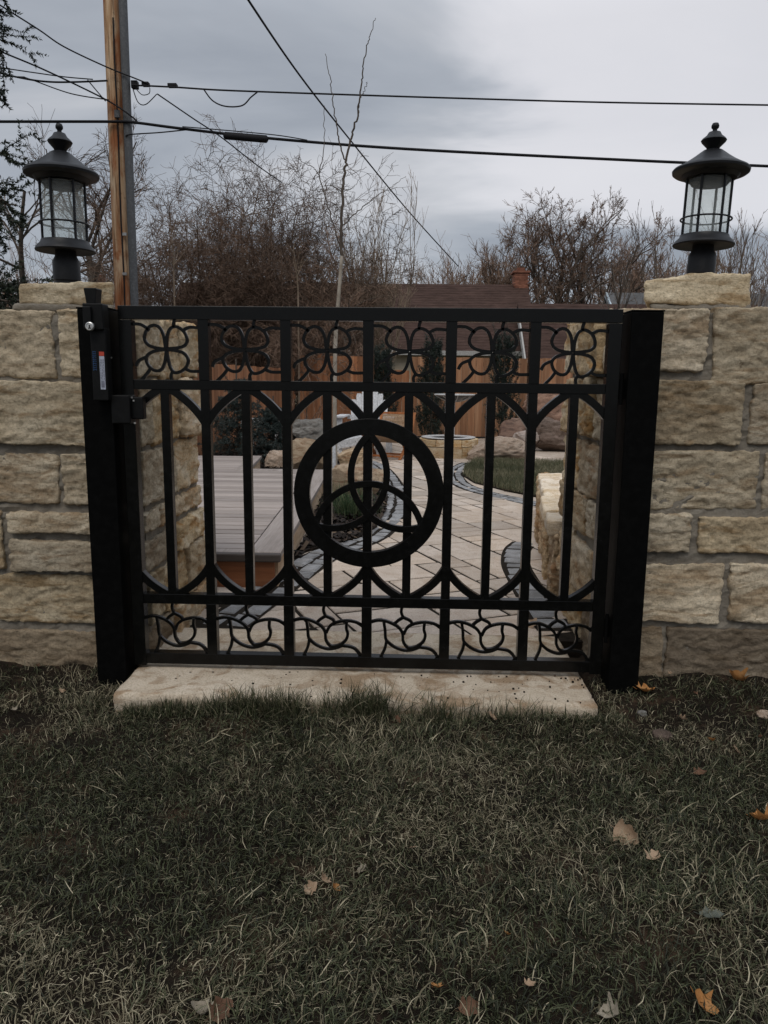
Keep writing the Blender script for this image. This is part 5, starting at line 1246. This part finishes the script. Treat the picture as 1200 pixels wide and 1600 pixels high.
# garden conifers
b = at(372, 708, 7.6); spruce('small blue green spruce by the deck in front of the fence', (b[0], 7.6, 0.02), 1.42, 0.50, 8, 0.03, 1.1, 130, 'blue_needles', 0.030, 0.0032, 14, 7, 'dwarf_spruce', 'shrub', tr=0.02, droop=0.0)
b = at(428, 708, 7.9); spruce('lower bushy blue green spruce touching the taller one', (b[0], 7.9, 0.02), 0.92, 0.42, 9, 0.03, 0.75, 110, 'blue_needles', 0.030, 0.0032, 14, 7, 'dwarf_spruce', 'shrub', tr=0.02, droop=0.0)
def juniper(label, px, pyt, Y, w, seed):
    rg = np.random.default_rng(seed); top = at(px, pyt, Y); H = top[2]; r = thing('juniper', label, 'shrub', (top[0], Y, 0), 0, 'columnar junipers along the fence')
    n = 240; z = rg.random(n)**0.9*H*0.86; a = rg.uniform(0, 2*pi, n); rr = w/2*np.sqrt(rg.random(n))*np.clip(1.15*(1-(z/H))**0.5, 0.1, 1)
    s_ = np.c_[rr*np.cos(a)*0.75, rr*np.sin(a)*0.75, z]; d_ = np.c_[np.cos(a)*0.3, np.sin(a)*0.3, np.ones(n)]; L = rg.uniform(0.18, 0.36, n)*H/2
    P, T, R = grow(s_, d_, L, np.full(n, 0.005), 5, 0.08, 0.05, rg); MB().tubes([[(0, 0, 0), (0, 0, H*0.5), (0.01, 0, H*0.9)]], [[0.03, 0.02, 0.008]], 6).build('trunk', 'bark_grey', r)
    nd = MB(); needles(nd, P, R, 46, 0.05, 0.0045, rg); s2, d2, l2, r2 = spawn(P, T, R, L, 4, 0.1, 1, 0.45, 0.45, 0.6, rg); P2, T2, R2 = grow(s2, d2, l2, r2, 4, 0.08, 0.05, rg); needles(nd, P2, R2, 16, 0.045, 0.004, rg)
    nd.build('foliage', 'juniper_needles', r)
juniper('dark columnar juniper just behind the open white fan backed chair', 598, 540, 12.2, 0.62, 1)
juniper('dark columnar juniper behind the fire pit', 676, 530, 12.0, 0.68, 2)
juniper('tallest dark columnar juniper, between fire pit and red boulders', 790, 514, 11.9, 0.74, 3)

# ================================================================== ROCKS
def bpx(label, x0, x1, y0, y1, Y, mat, seed, depth=None, **k):
    a, b = at(x0, y0, Y), at(x1, y1, Y); w = b[0]-a[0]; h = a[2]-b[2]
    return boulder('boulder', label, (a[0]+b[0])/2, Y+(depth or w*0.7)*0.3, (a[2]+b[2])/2-h*0.06, w*1.08, depth or w*0.8, h*1.18, mat, seed, **k)
bpx('grey slab like boulder in front of the cedar fence', 452, 516, 657, 696, 7.8, 'grey_rock', 1, sharp=0.2)
bpx('golden boulder stacked under the grey slab boulder', 452, 514, 688, 738, 6.6, 'golden_boulder', 2)
bpx('round grey brown boulder at the far corner of the deck', 416, 458, 704, 738, 6.9, 'granite', 3)
bpx('pale golden boulder beside the white sapling guard', 524, 572, 698, 736, 6.9, 'golden_boulder', 4)
bpx('reddish brown layered boulder in the mulch bed near the path', 512, 600, 728, 790, 4.6, 'golden_boulder', 5, sharp=0.2)
bpx('rounded pinkish granite boulder on the small back lawn edge', 735, 824, 684, 726, 8.4, 'granite', 6, rough=0.12, sharp=0.05)
bpx('reddish triangular boulder next to the tall juniper', 788, 840, 655, 704, 10.4, 'red_rock', 7, sharp=0.15)
bpx('large pinkish boulder leaning above the other rocks', 822, 905, 612, 690, 10.9, 'red_rock', 8, sharp=0.15)
bpx('dark brown blocky boulder before the pinkish one', 842, 896, 658, 708, 9.9, 'brown_rock', 9, power=4)
bpx('small pale pink rock nestled between red boulders', 806, 842, 672, 700, 9.9, 'pale_rock', 10)
def pebble(label, px, py, w, mat, seed, h=0.6, cat='rock', z=None):
    p = gz(px, py, LZ+0.02); zz_ = float(lawn_h(p[0], p[1])) if z is None else z
    return boulder('rock', label, p[0], p[1], zz_+w*h*0.25, w, w*0.7, w*h, mat, seed, cat=cat, n=10)
pebble('long dirt covered rock at the foot of the hinge side wall', 1058, 1042, 0.115, 'brown_rock', 21, 0.45)
pebble('pale stone in the bare soil at the edge of view', 1196, 1120, 0.062, 'granite', 22)
pebble('small pale grey stone half buried below the orange leaf', 1003, 1118, 0.036, 'grey_rock', 23)
pebble('brown clod of earth in the grass under the hinge post', 1034, 1154, 0.07, 'brown_rock', 24)
pebble('dark crumb of earth lying on the slab near its middle', 556, 1056, 0.035, 'brown_rock', 25, 0.5, z=0.032)
pebble('dark pebble on the slab near the hinge post', 872, 1070, 0.020, 'brown_rock', 26, 0.7, z=0.032)
pebble('tiny dark pebble on the slab beside a larger pebble', 866, 1079, 0.011, 'brown_rock', 27, 0.7, z=0.032)
cr_ = MB()
for _ in range(150):
    x_, y_ = RG.uniform(-0.9, 0.84), -0.03-0.24*RG.random()**1.6; s_ = RG.uniform(0.001, 0.0042)
    if x_ < 0.45 and RG.random() < 0.6: continue
    cr_.box(x_-s_, x_+s_, y_-s_, y_+s_, 0.028, 0.03+s_)
tag(cr_.build('soil_crumbs', 'soil'), 'scattered soil crumbs on the threshold slab', 'crumbs', None, 'stuff')

# ================================================================== GARDEN FURNITURE
# fire pit
c = at(700, 700, 8.95); fp = thing('fire_pit', 'round stone fire pit with a flat metal rim', 'fire pit', (c[0], 8.95, PZ))
def wedge(r0, r1, a0, a1, z0, z1, n=4):
    A = np.linspace(a0, a1, n); return [(r1*cos(a), r1*sin(a)) for a in A]+[(r0*cos(a), r0*sin(a)) for a in A[::-1]], z0, z1
for k_, (z0, z1, n) in enumerate(((-0.02, 0.165, 11), (0.172, 0.272, 14))):
    for q in range(n):
        a0 = 2*pi*q/n+0.2*k_; pl, za, zb_ = wedge(0.29, 0.452+RG.uniform(-0.012, 0.012), a0+0.012, a0+2*pi/n-0.012, z0, z1)
        MB().prism(np.array(pl), za, zb_+RG.uniform(-0.004, 0.004), 0.006, 0.006).build('stone', 'honey_stone', fp)
MB().lathe([(0.29, 0.20), (0.29, 0.30), (0.415, 0.30), (0.418, 0.292), (0.415, 0.284), (0.30, 0.284)], 56).build('rim', 'ring_metal', fp, True)
MB().lathe([(0, 0.05), (0.288, 0.05), (0.288, 0.283)], 40).build('ash_bowl', 'char_black', fp, True)

# woven low chair, its frame teak, rope seat and back
wc = thing('woven_chair', 'teak framed chair with woven rope seat and back facing the fire pit', 'chair', (at(606, 716, 8.5)[0], 8.5, PZ), radians(-112))
def wbar(nm, pts, w=0.038, mat='teak'):
    m_ = MB()
    for p, q in zip(pts[:-1], pts[1:]): m_.bar(p, q, w, 0.028)
    return m_.build(nm, mat, wc)
for y_ in (-0.27, 0.27):
    wbar('back_leg', [(0.20, y_, 0.0), (-0.30, y_, 0.36)]); wbar('front_leg', [(-0.16, y_, 0.0), (0.10, y_, 0.27)])
    wbar('seat_rail', [(-0.30, y_, 0.20), (0.36, y_, 0.37)]); wbar('back_rail', [(-0.22, y_, 0.24), (-0.38, y_, 0.66)])
wbar('crossbar', [(-0.16, -0.27, 0.05), (-0.16, 0.27, 0.05)], 0.03); wbar('crossbar', [(0.18, -0.27, 0.05), (0.18, 0.27, 0.05)], 0.03)
wbar('top_rail', [(-0.38, -0.29, 0.655), (-0.38, 0.29, 0.655)], 0.03)
for q in range(22):
    y_ = -0.245+q*0.49/21
    MB().tubes([[(-0.29, y_, 0.212), (0.03, y_, 0.285), (0.36, y_, 0.378)]], 0.0085, 5).build('seat_rope', 'rope', wc)
    MB().tubes([[(-0.225, y_, 0.27), (-0.31, y_, 0.45), (-0.382, y_, 0.665)]], 0.0085, 5).build('back_rope', 'rope', wc)
for q in range(5): 
    t_ = 0.15+q*0.18; wbar('cross_weave', [(-0.30+0.66*t_, -0.25, 0.213+0.17*t_), (-0.30+0.66*t_, 0.25, 0.213+0.17*t_)], 0.014, 'rope')
    wbar('cross_weave', [(-0.225-0.157*t_, -0.25, 0.27+0.395*t_), (-0.225-0.157*t_, 0.25, 0.27+0.395*t_)], 0.014, 'rope')

# white fan backed garden chair
def fan_chair(label, x, y, rz):
    ac = thing('fan_chair', label, 'chair', (x, y, PZ), rz)
    for q in range(7):
        x_ = (q-3)*0.082; h = 1.0-0.020*abs(q-3)**2; a_ = (q-3)*0.010
        m_ = MB(); v = []
        for (z, w) in ((0.22, 0.036), (h-0.035, 0.0445), (h, 0.034)):
            xx = x_+a_*z*0.9; yb_ = 0.05+0.30*z
            v += [(xx-w, yb_, z), (xx+w, yb_, z), (xx+w, yb_+0.018, z), (xx-w, yb_+0.018, z)]
        m_.add(v, [(8, 9, 10, 11), (3, 2, 1, 0)]+[(r*4+i, r*4+(i+1) % 4, (r+1)*4+(i+1) % 4, (r+1)*4+i) for r in (0, 1) for i in range(4)]); m_.build('back_slat', 'white_paint', ac)
    for q in range(5): MB().box(-0.32, 0.32, -0.42+q*0.105, -0.325+q*0.105, 0.36-q*0.03, 0.38-q*0.03).build('seat_slat', 'white_paint', ac)
    MB().box(-0.33, 0.33, -0.435, -0.42, 0.24, 0.375).build('front_rail', 'white_paint', ac)
    MB().box(-0.36, 0.36, 0.20, 0.215, 0.50, 0.57).build('back_rail', 'white_paint', ac)
    for x_ in (-0.40, 0.40):
        MB().box(x_-0.08, x_+0.08, -0.5, 0.24, 0.555, 0.578).build('armrest', 'white_paint', ac)
        MB().box(x_-0.05, x_+0.05, -0.44, -0.41, 0, 0.554).build('leg', 'white_paint', ac)
        MB().bar((x_*0.86, -0.41, 0.30), (x_*0.86, 0.48, 0.06), 0.025, 0.12).build('leg', 'white_paint', ac)
ax = at(574, 652, 9.7); fan_chair('white fan backed garden chair beyond the woven chair', ax[0], 9.7, radians(-4))
ax = at(412, 655, 9.0); zt = ax[2]; sd_ = thing('side_table', 'small white side table mostly hidden behind the lower spruce', 'table', (ax[0], 9.0, PZ))
for q in range(4): MB().box(-0.30, 0.30, -0.30+q*0.15, -0.155+q*0.15, zt-PZ-0.025, zt-PZ).build('top_board', 'white_paint', sd_)
for x_ in (-0.26, 0.26):
    for y_ in (-0.26, 0.26): MB().box(x_-0.04, x_+0.04, y_-0.03, y_+0.03, 0, zt-PZ-0.026).build('leg', 'white_paint', sd_)
p = at(563, 690, 8.75); fs = thing('footstool', 'low white slatted footstool sloping beside the sapling guard', 'footstool', (p[0], 8.75, PZ), radians(4))
for q in range(4): MB().bar((-0.36, -0.12+q*0.09, 0.20), (0.30, -0.12+q*0.09, 0.34), 0.082, 0.02).build('slat', 'white_paint', fs)
MB().bar((-0.36, -0.18, 0.175), (0.30, -0.18, 0.315), 0.02, 0.11).build('side_rail', 'white_paint', fs); MB().bar((-0.36, 0.20, 0.175), (0.30, 0.20, 0.315), 0.02, 0.11).build('side_rail', 'white_paint', fs)
for x_, h in ((-0.30, 0.17), (0.26, 0.28)):
    for y_ in (-0.155, 0.175): MB().box(x_-0.02, x_+0.02, y_-0.015, y_+0.015, 0, h).build('leg', 'white_paint', fs)
for q in range(3): MB().box(-0.2+q*0.12, -0.19+q*0.12, -0.193, -0.189, 0.21+q*0.026, 0.22+q*0.026).build('bolt', 'grey_pipe', fs)

# slim stake with a shallow wire dish
st0 = at(709, 680, 10.6); sk = thing('bird_dish', 'thin pale metal stake with a shallow dish above the fire pit', 'bird bath', (st0[0], 10.6, PZ))
zt2 = at(709, 619, 10.6)[2]; MB().tubes([[(0, 0, 0), (0, 0, zt2-PZ)]], 0.013, 8).build('stake', 'stake_metal', sk, True)
MB().lathe([(0.0, zt2-0.12), (0.16, zt2-0.095), (0.29, zt2-0.03), (0.345, zt2-0.004), (0.35, zt2+0.008), (0.338, zt2+0.004), (0.28, zt2-0.02), (0.15, zt2-0.08), (0, zt2-0.105)][::-1], 40).build('dish', 'window_glass', sk, True)
a_ = np.linspace(0, 2*pi, 41); MB().tubes([np.c_[0.348*np.cos(a_), 0.348*np.sin(a_), np.full(41, zt2+0.006)]], 0.012, 6).build('rim', 'stake_metal', sk, True)
for q in range(4):
    b_ = q*pi/4; s_ = np.linspace(-1, 1, 15); MB().tubes([np.c_[0.345*s_*cos(b_+0.1), 0.345*s_*sin(b_+0.1), zt2-0.115*(1-s_**2)-0.004]], 0.008, 5).build('rib', 'stake_metal', sk, True)

# dry seed stalks beside the deck and a grass clump in the bed
d0 = gz(424, 712, 0.03); ds = thing('dry_perennial', 'dry brown perennial stalks with seed heads beside the deck', 'plant', (d0[0], d0[1], 0.02)); k1 = MB(); k2 = MB(); rgd = np.random.default_rng(5)
for q in range(16):
    x_, y_ = rgd.normal(0.05, 0.14), rgd.normal(0, 0.1); h = rgd.uniform(0.25, 0.62); lx = rgd.normal(0, 0.12)
    c = crom([(x_, y_, 0), (x_+lx*0.4, y_, h*0.6), (x_+lx, y_, h)], 5); k1.tubes([c], [np.full(len(c), 0.0035)], 4)
    if q % 2 == 0:
        V_, F_ = cube_grid(3, 3, 3); U_ = nrm_(V_)*0.028*(1+0.3*rgd.random((len(V_), 1))); k2.add(U_+c[-1], F_)
k1.build('stalks', 'twig_tan', ds); k2.build('seed_heads', 'leaf_tan', ds)
gc = gz(545, 806, 0.04); N = 420; r_ = np.abs(RNG.normal(0, 0.075, N)); a = RNG.uniform(0, 2*pi, N)
o = grass('grass_clump', r_*np.cos(a)*1.4, r_*np.sin(a), np.zeros(N), RNG.uniform(0.16, 0.36, N), RNG.uniform(0.003, 0.006, N), 'clump_grass', np.clip(RNG.random(N), 0.01, 1), (0.0, 0.75), 5, a, None, 0.5)
o.location = (gc[0], gc[1], 0.035); del o['kind']; tag(o, 'green grassy perennial clump in the mulch bed', 'plant')
sh_ = thing('bare_shrub', 'small bare twiggy shrub before the cedar fence', 'shrub', (at(480, 700, 8.6)[0], 8.6, 0.02)); tw = MB(); rgd = np.random.default_rng(15)
P, T, R = grow(np.zeros((9, 3)), np.c_[rgd.normal(0, 0.35, 9), rgd.normal(0, 0.3, 9), np.ones(9)], rgd.uniform(0.7, 1.15, 9), np.full(9, 0.008), 7, 0.12, 0.03, rgd); tw.tubes(P, R, 4); tw.build('stems', 'twig_brown', sh_)
s_, d_, l_, rr = spawn(P, T, R, np.full(9, 0.9), 8, 0.2, 1, 0.6, 0.4, 0.7, rgd); P, T, R = grow(s_, d_, l_, np.maximum(rr, 0.004), 5, 0.15, 0.03, rgd); MB().tubes(P, np.maximum(R, 0.003), 3).build('twigs', 'twig_red', sh_)

# ================================================================== FALLEN LEAVES
def leaf(label, px, py, L, mat, seed, rz=0, curl=0.5, lobes=0.3, tilt=0.42, group='fallen leaves on the lawn', pair=False, z=None):
    rg = np.random.default_rng(seed); p = gz(px, py, LZ+0.03); z0 = (float(lawn_h(p[0], p[1]))+0.015) if z is None else z
    nu, nv = 11, 7; u = np.linspace(0, 1, nu); v = np.linspace(-1, 1, nv); Uu, Vv = np.meshgrid(u, v, indexing='ij')
    wid = 0.40*np.sin(pi*np.clip(u, 0.02, 0.99)**0.8)**0.7*(1+lobes*np.sin(u*pi*5+rg.uniform(0, 6)))+0.012
    X = Uu-0.5; Y_ = Vv*wid[:, None]*(1+0.12*rg.normal(size=(nu, nv))*(np.abs(Vv) > 0.9)); Zc = 1.5*curl*(0.55*Y_**2*2.2*rg.uniform(0.6, 1.4)+0.35*(Uu-0.5)**2*2+0.25*Vv*Uu*rg.uniform(-1, 1)*0.5) + 0.05*fbm(np.stack([X, Y_, X*0+seed], -1), 5, 2, seed)
    P = np.stack([X, Y_, Zc], -1).reshape(-1, 3)*L
    i = np.arange(nu-1)[:, None]*nv+np.arange(nv-1)[None]; F_ = np.stack([i, i+nv, i+nv+1, i+1], -1).reshape(-1, 4)
    mb_ = MB().add(P, F_); sm = np.linspace(0, 1, 6)
    mb_.tubes([np.c_[-0.5*L-0.22*L*sm, 0.04*L*np.sin(sm*2), (0.2*curl*0.5+0.1*sm)*L]], L*0.012, 4)
    o = mb_.build('fallen_leaf', mat, None, True); o.location = (p[0], p[1], z0); o.rotation_euler = (rg.normal(0, tilt), rg.normal(0, tilt), rz)
    return tag(o, label, 'leaf', group)
LV = [('large curled orange leaf lying by the hinge post foot', 1008, 1088, 0.080, 'leaf_orange', 0.2, 0.9), ('orange scrap of leaf just beside the hinge post', 981, 1079, 0.045, 'leaf_orange', 1.2, 0.8),
      ('curled orange leaf on bare soil below the wall', 1152, 1076, 0.085, 'leaf_orange', 0.3, 1.0), ('thin orange leaf on top of the dirt covered rock', 1045, 1021, 0.055, 'leaf_orange', 0.1, 0.5),
      ('small orange leaf bit in dark soil, below the curled leaf', 1112, 1157, 0.032, 'leaf_orange', 0.6, 0.7), ('small tan leaf at the end of the dirty rock', 1080, 1052, 0.030, 'leaf_tan', 1.0, 0.7),
      ('pale leaf shred on soil at the wall foot', 1168, 1048, 0.045, 'leaf_pale', 0.5, 0.8), ('flat tan leaf in the grass below the slab', 768, 1130, 0.045, 'leaf_tan', 0.3, 0.4),
      ('big tan curled leaf standing out in the lawn', 981, 1302, 0.075, 'leaf_tan', -0.7, 0.8), ('smaller tan leaf beside the big curled one', 1022, 1339, 0.045, 'leaf_tan', 0.6, 0.7),
      ('ragged orange leaf at the edge of the lawn view', 1190, 1282, 0.065, 'leaf_orange', -0.8, 0.9), ('flat grey green leaf low in the grass', 1114, 1430, 0.060, 'leaf_grey', -0.2, 0.2),
      ('tan leaf scrap in the middle of the lawn', 487, 1370, 0.040, 'leaf_tan', 0.5, 0.6), ('tan leaf touching the scrap in the lawn middle', 507, 1357, 0.036, 'leaf_tan', 1.0, 0.7), ('pinkish leaf curl third of the lawn middle cluster', 523, 1368, 0.030, 'leaf_orange', 1.2, 0.8),
      ('pale small leaf above the lawn middle cluster', 566, 1341, 0.032, 'leaf_pale', 0.1, 0.3), ('brown rounded leaf at the bottom of the lawn', 344, 1568, 0.055, 'leaf_brown', 0.9, 0.4), ('pale folded leaf at the bottom beside the brown one', 314, 1572, 0.055, 'leaf_pale', -0.9, 1.0),
      ('orange and tan leaf near the bottom corner', 1100, 1556, 0.055, 'leaf_orange', -0.6, 0.9), ('white torn leaf at the bottom of the lawn', 958, 1575, 0.052, 'leaf_pale', -1.2, 0.9), ('tiny tan leaf in the lower lawn', 829, 1531, 0.026, 'leaf_tan', 0.3, 0.8), ('dark brown crumpled leaf in the lower lawn', 732, 1562, 0.045, 'leaf_brown', 0.4, 0.8),
      ('tiny orange leaf right of the lawn centre', 794, 1449, 0.024, 'leaf_orange', 1.4, 0.6), ('narrow orange leaf in the lower lawn', 683, 1523, 0.030, 'leaf_orange', 0.9, 0.7), ('small orange leaf close below the slab', 576, 1099, 0.018, 'leaf_orange', 0.2, 0.4), ('brown leaf litter patch just below the slab', 622, 1130, 0.036, 'leaf_brown', 0.3, 0.3),
      ('orange twig like leaf at the wall foot by the latch post', 224, 1012, 0.055, 'leaf_orange', 0.3, 0.9), ('tiny pale leaf in the left lawn', 645, 1314, 0.022, 'leaf_tan', 0.2, 0.4), ('dull brown leaf by the earth clod', 1094, 1205, 0.045, 'leaf_brown', 0.1, 0.3), ('pale dry leaf sliver on dark soil', 1150, 1172, 0.035, 'leaf_tan', 0.1, 0.5)]
for q, (lb, px, py, L, mt, rz, cu) in enumerate(LV):
    if px == 224: px, py = 112, 1010
    leaf(lb, px, py, L*0.95, mt, 200+q, rz, cu)
for q, (lb, px, py, mt) in enumerate([('tiny brown leaf fragment just off the hinge post foot', 1020, 1062, 'leaf_brown'), ('tiny tan leaf fragment below the dirt covered rock', 1046, 1068, 'leaf_tan'), ('crumpled brown fragment between two orange leaves on the soil', 1085, 1092, 'leaf_brown'), ('pale leaf speck under the curled orange leaf', 1132, 1100, 'leaf_pale'),
                          ('brown leaf speck near the pale stone at the view edge', 1188, 1150, 'leaf_brown'), ('tan leaf speck beside the brown earth clod', 1066, 1124, 'leaf_tan'), ('brown leaf fragment at the foot of the latch side wall', 60, 1050, 'leaf_brown'), ('tan leaf fragment in the worn soil patch on the latch side', 96, 1082, 'leaf_tan'), ('pale leaf speck at the edge of the latch side soil patch', 24, 1104, 'leaf_pale')]):
    leaf(lb, px, py, 0.018+0.014*RG.random(), mt, 300+q, RG.uniform(-3, 3), 0.9, group='leaf fragments at the wall foot')
lf = leaf('yellow leaf lying on the slab behind the gate', 832, 992, 0.06, 'leaf_tan', 260, 0.3, 0.2, z=0.04)

#print('TRIS', sum(len(o.data.loop_triangles) if o.data.calc_loop_triangles() is None else 0 for o in bpy.data.objects if o.type == 'MESH'))
